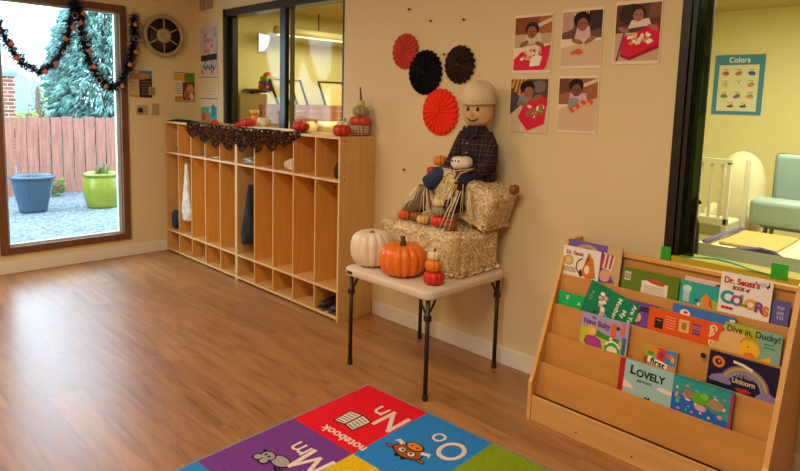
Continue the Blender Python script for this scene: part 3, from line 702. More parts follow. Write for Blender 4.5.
# photo prints
SK = ['8c5a3e', '7a4a34', '6b4230', '8a5a40', '5e3a2c']
def kidphoto(i, x, z, w, h, label):
    def art(b, M):
        s = w/.235; e = .0012
        def P(pts, c, o): b.poly([(p[0]*s, p[1]*s) for p in pts], flat(c), M, o)
        def E(cx, cz, rx, rz, c, o, rot=0): b.ell(cx*s, cz*s, rx*s, rz*s, flat(c), M, o, rot=rot)
        X0, X1, Y0, Y1 = -.112, .112, -.138, .138
        if i == 0:
            P([(X0, .03), (X1, .03), (X1, Y1), (X0, Y1)], 'a86a38', .001); P([(X0, .05), (.02, .05), (.04, Y1), (X0, Y1)], '8a4a28', .0012)
            P([(.0, .07), (X1, .11), (X1, .13), (.0, .09)], 'd8cbb4', .0014); P([(X0, -.02), (X1, .0), (X1, .05), (X0, .05)], 'c0a488', .0013)
            P([(-.06, .0), (.06, .0), (.045, .055), (-.035, .055)], 'd4c2b0', .0022); E(-.005, .075, .042, .038, '2c1c18', .0024); E(-.005, .058, .03, .032, '9a5e42', .0028)
            E(-.015, .062, .004, .004, '1c1210', .0032); E(.008, .062, .004, .004, '1c1210', .0032); E(-.003, .044, .009, .004, '7a2a24', .0032)
            P([(X0, Y0), (.09, Y0), (X1, -.01), (-.07, -.045), (X0, -.08)], 'd81f4c', .002); P([(.075, Y0), (X1, Y0), (X1, -.03), (.09, -.12)], 'c8b090', .0024)
            for k in range(22): E(-.06+random.random()*.12, -.085+random.random()*.06, .012, .008, random.choice(['e8d8c4', 'd8b888', 'f0e6d8', 'c89868']), .0034, random.random()*3)
            P([(-.01, -.12), (.05, -.115), (.065, -.07), (.03, -.055), (-.005, -.08)], 'efe6da', .0038)
            E(-.05, .0, .03, .012, '8a5a40', .003, .5); E(.045, -.005, .03, .011, '8a5a40', .003, -.4)
        elif i == 1:
            P([(X0, .0), (X1, .0), (X1, Y1), (X0, Y1)], '6a5048', .001); P([(X0, .03), (-.05, .05), (-.03, Y1), (X0, Y1)], 'b89a88', .0012); P([(.05, .03), (X1, .05), (X1, Y1), (.03, Y1)], '3c2c30', .0012)
            for k in range(7): P([(-.06+k*.015, .12), (-.054+k*.015, .12), (-.05+k*.015, .138), (-.056+k*.015, .138)], 'd8ccc0', .0014)
            P([(X0, Y0), (X1, Y0), (X1, -.01), (X0, -.045)], 'd4b898', .0016); P([(-.04, -.01), (.055, .0), (.045, .06), (-.025, .055)], 'd8b4b8', .0022)
            E(0, .095, .048, .04, '1c1416', .0024); E(.005, .07, .03, .033, '98604a', .0028); E(-.005, .073, .004, .004, '1c1210', .0032); E(.018, .073, .004, .004, '1c1210', .0032)
            E(-.02, -.015, .035, .012, 'a06a50', .003, -.3); E(.05, -.01, .035, .012, 'a06a50', .003, .5)
            for k in range(8): E(-.045+random.random()*.05, -.075+random.random()*.022, .012, .01, 'd8623c', .0034)
        elif i == 2:
            P([(X0, .0), (X1, .0), (X1, Y1), (X0, Y1)], '5a4238', .001); E(-.03, .09, .07, .05, '3a2a26', .0012); P([(.05, .06), (X1, .07), (X1, Y1), (.06, Y1)], '7c5440', .0012)
            P([(X0, Y0), (X1, Y0), (X1, -.02), (X0, .0)], 'c4a888', .0014); P([(X0+.01, Y0), (X0+.02, Y0), (-.06, .0), (-.07, .0)], '6a3a7a', .0016)
            P([(-.05, .02), (.07, .03), (.055, .065), (-.03, .06)], 'dcd0c4', .0022); E(0, .1, .032, .03, '3a241e', .0024); E(.002, .082, .026, .03, 'a8705a', .0028)
            E(-.007, .086, .003, .004, '1c1210', .0032); E(.012, .086, .003, .004, '1c1210', .0032); E(-.07, .015, .03, .012, 'a8705a', .003, -.4); E(.08, .02, .03, .011, 'a8705a', .003, -.5)
            P([(-.08, -.10), (-.07, -.02), (.1, .04), (X1, .0), (X1, -.06), (-.03, -.12)], 'd41c44', .0025); P([(-.08, -.10), (-.03, -.12), (X1, -.06), (X1, -.08), (-.03, -.135), (-.08, -.115)], 'a01636', .0027)
            for k in range(24): E(-.04+random.random()*.12, -.055+random.random()*.05, .012, .008, random.choice(['e8d8b4', 'e0b46c', 'f0e6d8', 'd49c5c']), .0034, random.random()*3)
        elif i == 3:
            P([(X0, .0), (X1, .0), (X1, Y1), (X0, Y1)], '54423a', .001)
            for k in range(4): P([(X0+k*.022, .09-.02*k), (X0+.014+k*.022, .09-.02*k), (X0+.03+k*.022, Y1), (X0+.016+k*.022, Y1)], 'd8953c', .0014)
            E(.06, .1, .04, .03, '7a6a68', .0013); P([(X0, Y0), (X1, Y0), (X1, .0), (X0, .02)], 'd6bfa4', .0015); P([(X0, -.05), (-.05, .0), (-.02, .04), (-.08, .06), (X0, .03)], '4a4a52', .0018)
            P([(-.07, .0), (.01, .02), (.03, .07), (-.05, .06)], '8a8a90', .0022); E(-.01, .095, .045, .035, '1a1210', .0024); E(.0, .07, .03, .028, '9a644c', .0028, .3)
            P([(-.06, -.06), (.0, -.13), (.1, -.09), (X1, .04), (.05, .06), (-.03, .0)], 'd81f44', .0026)
            for k in range(20): E(-.01+random.random()*.1, -.05+random.random()*.05, .014, .008, random.choice(['e8d8b4', 'a8643c', 'f0e6d8', '6a8a4c']), .0034, random.random()*3)
            E(-.03, .01, .035, .013, '9a644c', .003, -.3); E(.05, .04, .035, .013, '9a644c', .003, .4)
        else:
            P([(X0, .0), (X1, .0), (X1, Y1), (X0, Y1)], 'a0623c', .001); P([(X0, .05), (-.04, .07), (-.05, Y1), (X0, Y1)], '6c4434', .0012); P([(.03, .09), (X1, .12), (X1, .138), (.03, .11)], 'd8cbb8', .0013)
            P([(X0, Y0), (X1, Y0), (X1, .035), (.0, .01), (X0, -.03)], 'd3b795', .0015); P([(-.055, -.01), (.06, .0), (.05, .06), (-.045, .06)], 'c8b0bc', .0022); E(-.01, .1, .042, .038, '241816', .0024); E(-.008, .075, .03, .032, '7a4e3a', .0028)
            E(-.018, .078, .004, .004, '1c1210', .0032); E(.004, .078, .004, .004, '1c1210', .0032)
            P([(-.055, -.02), (.0, -.03), (.01, .03), (-.05, .035)], '8c92a0', .003)
            for q in ((.035, .01), (.075, .015), (.0, -.01), (-.03, -.03)):
                E(q[0], q[1], .016, .015, 'd8582c', .0034); E(q[0]-.01, q[1]-.012, .012, .008, 'e8a878', .0036)
    postl('craft_photo', label, 'photo print', x, z, w, h, 'ead9bf', art, 'photo prints taped to the wall')
kidphoto(0, 3.744, 1.769, .232, .30, 'photo print of a smiling child at a red tray, top left of five')
kidphoto(1, 4.020, 1.781, .222, .29, 'photo print of a child in pink leaning on a pale table, top middle')
kidphoto(2, 4.298, 1.793, .218, .285, 'photo print of a child reaching across a red tray, top right')
kidphoto(3, 3.738, 1.447, .238, .283, 'photo print of a child bent over a red tray, bottom left')
kidphoto(4, 4.020, 1.460, .218, .28, 'photo print of a child with orange pieces on pale table, bottom right')

# garland over the garden window
gar = thing('tinsel_garland', 'black tinsel garland with orange pumpkin picks swagged over the garden window', 'garland', (.06, -1.07, 2.1))
GP = [(-2.0, 2.16), (-1.75, 2.1), (-1.613, 1.981), (-1.554, 1.838), (-1.46, 1.678), (-1.338, 1.608), (-1.213, 1.695), (-1.125, 1.877), (-1.075, 2.1), (-1.06, 2.18), (-1.02, 2.1), (-.992, 1.83), (-.91, 1.607), (-.792, 1.502), (-.707, 1.557), (-.635, 1.707), (-.588, 1.9), (-.582, 2.15)]
pts = []
for (a, c) in zip(GP, GP[1:]):
    n = max(2, int(math.hypot(a[0]-c[0], a[1]-c[1])/.012))
    for k in range(n): u = k/n; pts.append(Vector((0, a[0]+(c[0]-a[0])*u+1.07, a[1]+(c[1]-a[1])*u-2.1)))
b = MB(); b.tube(pts[::3], .008, mat('tinsel_core', '15131c', .6), seg=6)
TM = [mat('tinsel_black', '14131d', .3), mat('tinsel_navy', '22263c', .3), mat('tinsel_violet', '3a2c48', .35), mat('tinsel_dark', '0c0c10', .3)]
for p in pts:
    for k in range(26):
        d = Vector((random.uniform(-.12, .9), random.uniform(-1, 1), random.uniform(-1, 1))).normalized(); L = random.uniform(.035, .08)
        s_ = d.cross(Vector((random.random(), random.random(), random.random()))).normalized()*.0032
        q = p+Vector((0, random.uniform(-.006, .006), random.uniform(-.006, .006)))
        v = [b.bm.verts.new(x) for x in (q-s_, q+s_, q+d*L+s_*.6, q+d*L-s_*.6)]; b.addf(v, random.choice(TM))
b.build('tinsel', gar, norm=False)
OR = mat('orange_pick', 'c4713a', .6); WIRE = mat('copper_wire', 'c89c88', .4, metal=.6)
for k, i in enumerate(range(14, len(pts)-4, 9)):
    p = pts[i]+Vector((.05, random.uniform(-.035, .035), random.uniform(-.04, .0)))
    b = MB()
    if k % 3 == 0: b.tube([p+Vector((0, .022*math.cos(a), .022*math.sin(a))) for a in [2*PI*q/16 for q in range(16)]], .0022, WIRE, seg=5, closed=True); nm = 'wire_ring'
    else: b.blob(p, (.012, .02, .018), OR, 12, 8); b.tube([p+Vector((0, 0, .015)), p+Vector((0, .004, .028))], .003, WIRE, seg=5); nm = 'pumpkin_pick'
    b.build(nm, gar)

# ================================================================== FOLDING TABLE
TX0, TX1, TY0, TY1, TZ = 3.055, 3.695, -.69, -.05, .557
tb = thing('folding_table', 'small square putty coloured folding table with dark metal legs by the wall', 'table', ((TX0+TX1)/2, (TY0+TY1)/2, 0))
PUT = mat('putty_plastic', 'd2c2ae', .5, bump=.08, bscale=300)
hw = .32
def rrect(h, r, n=7):
    P = []
    for cx, cy, a0 in ((h-r, h-r, 0), (-h+r, h-r, PI/2), (-h+r, -h+r, PI), (h-r, -h+r, 3*PI/2)):
        for k in range(n+1): a = a0+PI/2*k/n; P.append((cx+r*math.cos(a), cy+r*math.sin(a)))
    return P
b = MB(); R = []
for h, z in ((hw-.012, TZ-.045), (hw-.002, TZ-.042), (hw, TZ-.036), (hw, TZ-.012), (hw-.004, TZ-.004), (hw-.014, TZ)):
    R.append([Vector((x, y, z)) for x, y in rrect(h, .055)])
b.rings(R, PUT); b.build('tabletop', tb)
b = MB(); b.box(-.275, -.235, -.3212, -.3195, TZ-.032, TZ-.016, mat('black_label', '1d1b1a', .5)); b.build('label_plate', tb)
for sx in (-1, 1):
    for sy in (-1, 1):
        lx, ly = .282*sx, .282*sy
        b = MB(); b.tube([(lx, ly, .012), (lx, ly, TZ-.046)], .0115, DARKP, seg=12); b.lathe([(.013, 0), (.0145, .004), (.0135, .03), (.0115, .032)], mat('black_rubber', '1a1817', .7), c=(lx, ly, 0), seg=12)
        b.build('leg', tb)
        b = MB(); b.tube([(lx, ly, TZ-.14), (lx-.035*sx, ly, TZ-.09), (lx-.06*sx, ly, TZ-.047)], .0055, DARKP, seg=8)
        b.tube([(lx, ly, TZ-.13), (lx, ly-.035*sy, TZ-.085), (lx, ly-.06*sy, TZ-.047)], .0055, DARKP, seg=8)
        b.box(lx-.016, lx+.016, ly-.014, ly+.014, TZ-.155, TZ-.125, DARKP, bev=.003); b.build('leg_brace', tb)
b = MB(); b.tube([(-.275, -.275, TZ-.052), (-.275, .275, TZ-.052)], .009, DARKP, seg=8); b.tube([(.275, -.275, TZ-.052), (.275, .275, TZ-.052)], .009, DARKP, seg=8); b.build('under_rail', tb)

# straw bales
ST = [mat('straw_gold', 'e8c684', .5), mat('straw_pale', 'f4e2b6', .5), mat('straw_tan', 'cfa968', .6), mat('straw_white', 'fbf2da', .45)]
CORE = mat('straw_core', 'd2ae74', .9, var=.35, vscale=30, stretch=(1, 3, 3), bump=1.0, bscale=90)
def bale(name, label, loc, rot, L, D, H, n, seed):
    rr = random.Random(seed); t = thing(name, label, 'straw bale', loc, rot)
    b = MB(); N_ = 14; r = .045
    def sup(u, v):  # super-ellipsoid like rounded box
        return u, v
    b.box(-L/2+.01, L/2-.01, -D/2+.01, D/2-.01, .008, H-.01, CORE, bev=.03); b.build('packed_straw', t)
    b = MB()
    for i in range(n):
        f = rr.choices((0, 1, 2, 3, 4), (L*H, L*H*.5, D*H, D*H, L*D*1.1))[0]
        u, v = rr.uniform(-.5, .5), rr.uniform(-.5, .5)
        if f == 0: p = Vector((u*L*.97, -D/2+.009, H/2+v*H*.93)); nrm = Vector((0, -1, 0)); tan = Vector((1, 0, 0))
        elif f == 1: p = Vector((u*L*.97, D/2-.009, H/2+v*H*.93)); nrm = Vector((0, 1, 0)); tan = Vector((1, 0, 0))
        elif f == 2: p = Vector((L/2-.009, u*D*.95, H/2+v*H*.93)); nrm = Vector((1, 0, 0)); tan = Vector((0, 1, 0))
        elif f == 3: p = Vector((-L/2+.009, u*D*.95, H/2+v*H*.93)); nrm = Vector((-1, 0, 0)); tan = Vector((0, 1, 0))
        else: p = Vector((u*L*.97, v*D*.95, H-.009)); nrm = Vector((0, 0, 1)); tan = Vector((1, 0, 0))
        # pull to rounded corners
        for ax, lim in ((0, L/2-.03), (1, D/2-.03)):
            pass
        a = rr.gauss(0, .9); bi = nrm.cross(tan); d = (tan*math.cos(a)+bi*math.sin(a)).normalized()
        ln = rr.uniform(.025, .075); w_ = rr.uniform(.0012, .0024)
        s_ = nrm.cross(d).normalized()*w_; lift = nrm*rr.uniform(.002, .011)
        a0 = p-d*ln*.5+nrm*.001; a1 = p+lift; a2 = p+d*ln*.5+nrm*rr.uniform(-.004, .006)
        def cl(q):
            e = Vector((max(-L/2-.004, min(L/2+.004, q.x)), max(-D/2-.004, min(D/2+.004, q.y)), max(.002, min(H+.004, q.z))))
            # rounding: shrink corners
            kx, ky, kz = abs(e.x)/(L/2), abs(e.y)/(D/2), abs(e.z-H/2)/(H/2)
            c_ = sorted((kx, ky, kz))[1]
            g = 1-.085*max(0, c_-.72)/.28
            return Vector((e.x*g, e.y*g, H/2+(e.z-H/2)*g)) if e.z > .02 else e
        v = [b.bm.verts.new(cl(x)) for x in (a0-s_, a0+s_, a1+s_, a1-s_, a2+s_, a2-s_)]
        m = rr.choice(ST); b.addf([v[0], v[1], v[2], v[3]], m); b.addf([v[3], v[2], v[4], v[5]], m)
    b.build('loose_straw', t, norm=False)['kind'] = 'stuff'
    return t
bale('straw_bale', 'large straw bale lying on the folding table behind the pumpkins', (3.352, -.245, TZ), (0, 0, 0), .60, .385, .238, 6800, 1)
bale('straw_bale', 'smaller tilted straw bale on top, under the seated doll', (3.484, -.145, .85), (0, .32, 0), .40, .24, .215, 4200, 2)

# pumpkins on the table
pumpkin('large_white_pumpkin', 'large white pumpkin at the left corner of the folding table', (3.15, -.56, TZ), .118, .198, 'e6d4ba', '8a6a44', .006, .013, ribs=14, depth=.11, rough=.4)
pumpkin('large_orange_pumpkin', 'large orange pumpkin at the front edge of the folding table', (3.39, -.562, TZ), .124, .170, 'e8761a', '4a3a22', .045, .013, ribs=15, depth=.14, stem_lean=-.1, rough=.35)
MX, MY_ = 3.605, -.56
pumpkin('small_red_pumpkin', 'small red pumpkin, bottom of the three stacked on the table', (MX, MY_, TZ), .054, .07, 'cc2a14', '7a2a1c', .002, rz=.3)
pumpkin('small_orange_pumpkin', 'small orange pumpkin, middle of the three stacked on the table', (MX, MY_, TZ+.064), .045, .062, 'de7e22', '9a6a2c', .002)
pumpkin('small_cream_pumpkin', 'small cream pumpkin with dark stem, top of the three stacked on the table', (MX, MY_, TZ+.12), .035, .05, 'e2cf9c', '4a3c24', .016, .004)

# mini pumpkins on the bale
BT = .796
MP = [('orange_mini_pumpkin', 'orange mini pumpkin at the left end of the row on the large bale', 3.19, -.355, BT, .040, .052, 'd8581c'),
      ('brown_mini_pumpkin', 'brown mini pumpkin behind the left of the row on the large bale', 3.265, -.34, BT, .034, .048, '8e5228'),
      ('yellow_mini_pumpkin', 'pale yellow mini pumpkin beside the stacked trio on the large bale', 3.35, -.37, BT, .037, .046, 'd8b468'),
      ('red_mini_pumpkin', 'red mini pumpkin under the sage and cream ones on the large bale', 3.445, -.35, BT, .045, .055, 'dc3c1a'),
      ('rust_mini_pumpkin', 'rust brown mini pumpkin right of the red one, on the large bale', 3.545, -.375, BT, .037, .045, '8a4a24'),
      ('orange_mini_pumpkin', 'second small orange red pumpkin close behind the red one on the large bale', 3.505, -.325, BT, .03, .048, 'd0521f'),
      ('sage_mini_pumpkin', 'sage green mini pumpkin, middle of the trio on the large bale', 3.445, -.35, BT+.051, .038, .056, '8f8c68'),
      ('cream_mini_pumpkin', 'cream mini pumpkin, top of the trio on the large bale', 3.445, -.35, BT+.103, .034, .045, 'e6cf9c')]
for nm, lb, x, y, z, r, h, c in MP:
    pumpkin(nm, lb, (x, y, z+.003), r, h, c, '6b5a36', .006 if 'sage' not in nm and nm != 'red_mini_pumpkin' else .001, .004, rz=random.random())
pumpkin('brown_gourd', 'round brown gourd at the right end of the upper bale', (3.742, -.10, .985), .027, .05, '8a4a26', '5a3a20', .004, .003, depth=.03, cat='gourd')
pumpkin('orange_mini_pumpkin', 'orange mini pumpkin beside the left elbow of the doll', (3.262, -.145, 1.092), .042, .058, 'de7e1e', '6b5a36', .006, .004)
pumpkin('red_mini_pumpkin', 'dark red mini pumpkin half hidden behind the raised jean leg', (3.222, -.155, 1.036), .042, .05, 'b82c1c', '6b5a36', .002, .003)
pumpkin('yellow_mini_pumpkin', 'yellow green mini pumpkin peeking out behind the doll sleeve', (3.30, -.075, 1.12), .034, .05, 'b49a44', '6b5a36', .006, .004)
# small straw bundle under them
def bundle(b):
    rr = random.Random(5)
    for i in range(500):
        p = Vector((3.235+rr.gauss(0, .035), -.14+rr.gauss(0, .03), .82+rr.random()*.2)); d = Vector((rr.gauss(0, .4), rr.gauss(0, .4), rr.gauss(0, 1))).normalized()*rr.uniform(.02, .06)
        s_ = d.cross(Vector((0, 1, .3))).normalized()*.0016
        v = [b.bm.verts.new(q) for q in (p-d-s_, p-d+s_, p+d+s_, p+d-s_)]; b.addf(v, rr.choice(ST))
    b.blob((3.235, -.14, .915), (.058, .055, .115), CORE, 14, 10, None, .1)
simple('straw_bundle', 'upright bundle of straw behind the doll knee holding two mini pumpkins', 'straw', bundle)

# ================================================================== SCARECROW DOLL
dl = thing('scarecrow_doll', 'seated scarecrow doll with cream cap, plaid shirt and jeans on the upper bale', 'doll', (3.488, -.14, 1.0))
def at(x, y, z): return Vector((x-3.50, y+.14, z-1.0))
SKIN = mat('doll_burlap_face', 'd0a878', .85, var=.12, vscale=14, bump=.25, bscale=300)
CAPM = mat('cream_cap_cloth', 'd6c7a2', .9, var=.08, vscale=10, bump=.3, bscale=200)
SHIRT = plaid_mat('dark_plaid_flannel', '0f0c12', [(0, 22, 0, .14, '4c1620'), (2, 20, 0, .14, '4c1620'), (0, 22, .35, .04, '6e6264'), (2, 20, .35, .04, '6e6264'), (1, 24, .2, .1, '0c0b12')])
JEAN = mat('blue_denim', '1f3656', .85, var=.3, vscale=20, bump=.3, bscale=200)
def ringset(b, rows, m, seg=24, tilt=0.):
    R = []
    for (c, rx, ry) in rows:
        R.append([Vector(c)+Vector((rx*math.cos(a), ry*math.sin(a), tilt*rx*math.cos(a))) for a in [2*PI*k/seg for k in range(seg)]])
    b.rings(R, m)
hc = at(3.505, -.115, 1.44)
RH = Matrix.Rotation(-.05, 4, 'Y')
b = MB()
b.lathe([(.012, -.112), (.055, -.108), (.076, -.085), (.087, -.045), (.090, 0), (.086, .045), (.073, .08), (.05, .1), (.02, .11)], SKIN, c=hc, seg=28, M=Matrix.Diagonal((1, .88, 1, 1)) @ RH)
b.tube([at(3.505, -.11, 1.30), at(3.505, -.115, 1.345)], [.045, .04], SKIN, seg=14); hd = b.build('head', dl)
# facing direction towards the camera: -y with slight +x
F = Vector((.24, -.97, 0)).normalized(); Rt = Vector((.97, .24, 0)).normalized()
def face(u, v, k=1.): 
    d = (F*math.cos(u)+Rt*math.sin(u)); return hc+Vector((d.x*.085, d.y*.076, 0))*k+Vector((0, 0, v))
BI = mat('black_button', '1c1512', .4)
for s_ in (-1, 1):
    b = MB(); p = face(.33*s_, -.018, 1.0); b.blob(p, (.0115, .009, .0125), BI, 12, 8); b.blob(p+Vector((F.x, F.y, 0))*.007+Vector((-.003, 0, .004)), (.003, .002, .003), flat('e8e4da'), 8, 6); b.build('eye', dl)
b = MB(); p = face(-.04, -.044, 1.0); b.prism([(-.011, -.011), (.011, -.011), (0, .016)], .006, mat('orange_felt', 'd07a2c', .9), Matrix.Translation(p-Vector((0, .004, 0)))); b.build('nose', dl)
b = MB(); b.tube([face(.38*(k/8-.5)*2, -.080+.014*((k/8-.5)*2)**2, 1.0) for k in range(9)], .0022, BI, seg=6)
for k in range(1, 8, 1): q = face(.38*(k/8-.5)*2, -.080+.014*((k/8-.5)*2)**2, 1.01); b.tube([q+Vector((0, 0, .006)), q-Vector((0, 0, .006))], .0015, BI, seg=5)
b.build('mouth', dl)
b = MB(); R = []
for r_, z_ in ((.0905, .010), (.096, .012), (.098, .03), (.097, .055), (.091, .082), (.078, .106), (.056, .124), (.028, .133), (.004, .135)):
    R.append([hc+Vector((r_*math.cos(a)*(1+.012*math.sin(9*a+z_*60)), .93*r_*math.sin(a)*(1+.012*math.sin(7*a+z_*40)), z_+.004*math.sin(3*a))) for a in [2*PI*k/40 for k in range(40)]])
b.rings(R, CAPM); cp = b.build('cap', dl)
b = MB(); R = []
for k, dz in ((1.0, .034), (1.06, .026), (1.10, .014), (1.09, .004)):
    R.append([hc+Vector(((F*math.cos(a)+Rt*math.sin(a)).x*.096*k, (F*math.cos(a)+Rt*math.sin(a)).y*.090*k, dz+.010*(1-math.cos(a)))) for a in [-1.5+3.0*j/20 for j in range(21)]])
for r0 in range(3):
    for j in range(20):
        q = [R[r0][j], R[r0][j+1], R[r0+1][j+1], R[r0+1][j]]; o_ = [-(x-hc).normalized()*.004 for x in q]
        v = [b.bm.verts.new(x) for x in q]+[b.bm.verts.new(x+y_) for x, y_ in zip(q, o_)]
        b.addf(v[:4], CAPM, True); b.addf(v[4:][::-1], CAPM, True)
        for e in range(4): b.addf([v[e], v[(e+1) % 4], v[4+(e+1) % 4], v[4+e]], CAPM)
b.build('brim', cp)
# shirt: torso + sleeves in one remeshed surface
b = MB()
ringset(b, [(at(3.545, -.12, 1.035), .085, .055), (at(3.545, -.12, 1.06), .098, .07), (at(3.535, -.12, 1.12), .098, .07), (at(3.52, -.12, 1.19), .098, .068), (at(3.508, -.118, 1.25), .10, .06), (at(3.503, -.115, 1.29), .09, .052), (at(3.502, -.115, 1.325), .058, .046), (at(3.502, -.115, 1.342), .04, .038)], SHIRT)
b.tube([at(3.565, -.115, 1.285), at(3.607, -.12, 1.22), at(3.63, -.15, 1.145), at(3.615, -.205, 1.105), at(3.57, -.235, 1.10)], [.040, .040, .038, .034, .028], SHIRT, seg=14)
b.tube([at(3.43, -.115, 1.285), at(3.395, -.12, 1.22), at(3.378, -.15, 1.15), at(3.385, -.19, 1.115), at(3.425, -.215, 1.105)], [.040, .040, .036, .034, .028], SHIRT, seg=14)
sh = b.build('shirt', dl)
md = sh.modifiers.new('weld', 'REMESH'); md.mode = 'VOXEL'; md.voxel_size = .006; md.use_smooth_shade = True
b = MB()
for s_ in (-1, 1):
    b.poly([(0, 0), (s_*.045, .018), (s_*.05, -.03), (s_*.012, -.055)], SHIRT, Matrix.Translation(at(3.507, -.187, 1.31)))
    b.tube([at(3.507+s_*.012, -.187, 1.262), at(3.507+s_*.05, -.187, 1.285), at(3.507+s_*.045, -.165, 1.33)], .006, SHIRT, seg=6)
b.tube([at(3.509, -.198, 1.26), at(3.512, -.207, 1.17), at(3.515, -.213, 1.09)], .004, mat('dark_placket', '0e0c12', .9), seg=6)
for z in (1.24, 1.19, 1.14): b.blob(at(3.516, -.212, z), (.005, .004, .005), flat('b8a898'), 8, 6)
b.build('collar', sh)
# hands of straw/cloth under the ghost pumpkin
for s_, hx in ((-1, 3.44), (1, 3.555)):
    b = MB(); rr = random.Random(s_+9)
    for k in range(16):
        a = rr.uniform(-.8, .8); p0 = at(hx, -.225, 1.10); d = Vector((-s_*math.cos(a)*.55, -.5*math.cos(a), math.sin(a)*.4-.3)).normalized()
        b.tube([p0, p0+d*.03, p0+d*.06+Vector((0, 0, -.012))], [.002, .0018, .001], rr.choice(ST), seg=4)
    b.build('straw_hand', dl)
# trousers: seat + two thighs + short shins, one surface
b = MB()
ringset(b, [(at(3.54, -.12, 1.045), .07, .05), (at(3.54, -.12, 1.06), .088, .065), (at(3.54, -.12, 1.09), .085, .065)], JEAN)
b.tube([at(3.50, -.13, 1.085), at(3.42, -.19, 1.075), at(3.345, -.24, 1.05), at(3.285, -.262, .995)], [.044, .048, .05, .046], JEAN, seg=16)
b.tube([at(3.57, -.13, 1.08), at(3.555, -.20, 1.085), at(3.54, -.25, 1.075), at(3.53, -.27, 1.035)], [.044, .046, .046, .042], JEAN, seg=16)
jn = b.build('jeans', dl); md = jn.modifiers.new('weld', 'REMESH'); md.mode = 'VOXEL'; md.voxel_size = .006; md.use_smooth_shade = True
# boots: tan felt upper with dark sole
BTM = mat('taupe_boot_felt', '7a664e', .9, var=.15, vscale=20); BTD = mat('dark_boot_sole', '1a171c', .8); BTN = mat('dark_navy_boot', '15141c', .85)
def boot(kn, ft, tipd, upper, label=None):
    b = MB(); kn = at(*kn); ft = at(*ft); d = Vector(tipd).normalized()
    b.tube([kn, (kn+ft)/2+Vector((0, -.006, 0)), ft], [.036, .034, .036], upper, seg=14)
    b.tube([ft-d*.02, ft+d*.03, ft+d*.07, ft+d*.098], [.036, .038, .034, .016], upper, seg=14); o = b.build('boot', dl)
    if label: o['label'] = label
    md = o.modifiers.new('weld', 'REMESH'); md.mode = 'VOXEL'; md.voxel_size = .005; md.use_smooth_shade = True
    b = MB(); n = Vector((0, 0, -1)); n = (n-d*n.dot(d)).normalized()
    b.tube([ft-d*.03+n*.03, ft+d*.03+n*.034, ft+d*.075+n*.03, ft+d*.1+n*.012], [.026, .03, .026, .012], BTD, seg=12, flatten=.5); b.build('sole', o)
boot((3.275, -.265, .985), (3.245, -.285, .875), (-.25, -.35, -.12), BTM, 'taupe boot with dark sole')
boot((3.53, -.275, 1.03), (3.54, -.30, .925), (-.78, -.25, -.28), BTN, 'dark navy boot')
# straw cuffs
def cuff(c, n, L, seed, spread=.5):
    rr = random.Random(seed); b = MB(); c = at(*c)
    for i in range(n):
        a = rr.uniform(0, 2*PI); p0 = c+Vector((.035*math.cos(a), .035*math.sin(a), 0)); l = L*rr.uniform(.5, 1.1)
        d = Vector((math.cos(a)*spread, math.sin(a)*spread-.25, -1)).normalized()
        b.tube([p0, p0+d*l*.5+Vector((rr.uniform(-.01, .01), 0, 0)), p0+d*l+Vector((rr.uniform(-.015, .015), 0, -.004))], [.0026, .0022, .001], rr.choice(ST), seg=4)
    b.build('straw_cuff', dl)
cuff((3.265, -.27, .985), 32, .17, 1, .6)
cuff((3.535, -.285, 1.03), 16, .16, 2, .25)
cuff((3.58, -.30, 1.0), 14, .23, 3, .3)
pumpkin('ghost_pumpkin', 'small white pumpkin with black face marks in the lap of the doll', (3.497, -.24, 1.10), .060, .072, 'e4dcc6', '3a3430', .02, .004, depth=.04, face=True, stem_lean=-.1)
def rib(b):
    m = mat('raffia_ribbon', 'cda45c', .6)
    b.tube([(3.60, -.27, 1.115), (3.55, -.312, 1.105), (3.50, -.33, 1.095), (3.46, -.325, 1.07), (3.44, -.315, 1.02)], [.006, .009, .008, .006, .004], m, seg=6, flatten=.4)
    b.tube([(3.60, -.27, 1.115), (3.56, -.33, 1.09), (3.53, -.35, 1.03), (3.53, -.355, .96), (3.54, -.36, .88)], [.006, .008, .007, .005, .003], m, seg=6, flatten=.4)
simple('raffia_bow', 'tan raffia ribbon trailing over the jeans of the doll', 'ribbon', rib)

# ================================================================== RUG
RUGB = (3.345, 5.25, -2.65, -.745)
rug = thing('alphabet_rug', 'colourful alphabet rug with letter squares on the wood floor', 'rug', (3.345, -.742, 0), (0, 0, .04))
def ruglocal(x, y): return (x-3.345, y+.745)
RN = {}
def rugmat(col):
    return mat('rug_'+col, col, .95, var=.18, vscale=90, bump=.6, bscale=500, spec=.1)
b = MB(); w_, d_ = RUGB[1]-RUGB[0], RUGB[3]-RUGB[2]
b.box(0, w_, -d_, 0, .001, .008, rugmat('8e8884'), bev=.003); b.build('binding', rug)
b = MB(); RC = {(0, 0): 'ee1c2a', (1, 0): '3088d6', (2, 0): '8aa41c', (3, 0): 'd8a020', (4, 0): '7a3a90', (0, 1): '7b3f92', (1, 1): 'e8bc18', (2, 1): 'd02030', (3, 1): '3088d6', (0, 2): '3088d6', (1, 2): '8aa41c', (2, 2): '7b3f92', (0, 3): 'e8bc18', (1, 3): 'd02030', (2, 3): '3088d6'}
xs = [3.362, 3.757, 4.118, 4.49, 4.86, 5.235]; ys = [-.762, -1.238, -1.71, -2.18, -2.635]
for i in range(5):
    for j in range(4):
        c = RC.get((i, j), ['ee1c2a', '3088d6', '8aa41c', 'e8bc18'][(i+j) % 4])
        x0, y0 = ruglocal(xs[i], ys[j]); x1, y1 = ruglocal(xs[i+1], ys[j+1]); b.box(x0, x1, y1, y0, .0078, .0092, rugmat(c))
CW = rugmat('f0dcd0'); CB_ = rugmat('221c1c'); CG = rugmat('a8a0a0'); CBR = rugmat('a8562c'); COR = rugmat('e88a2a')
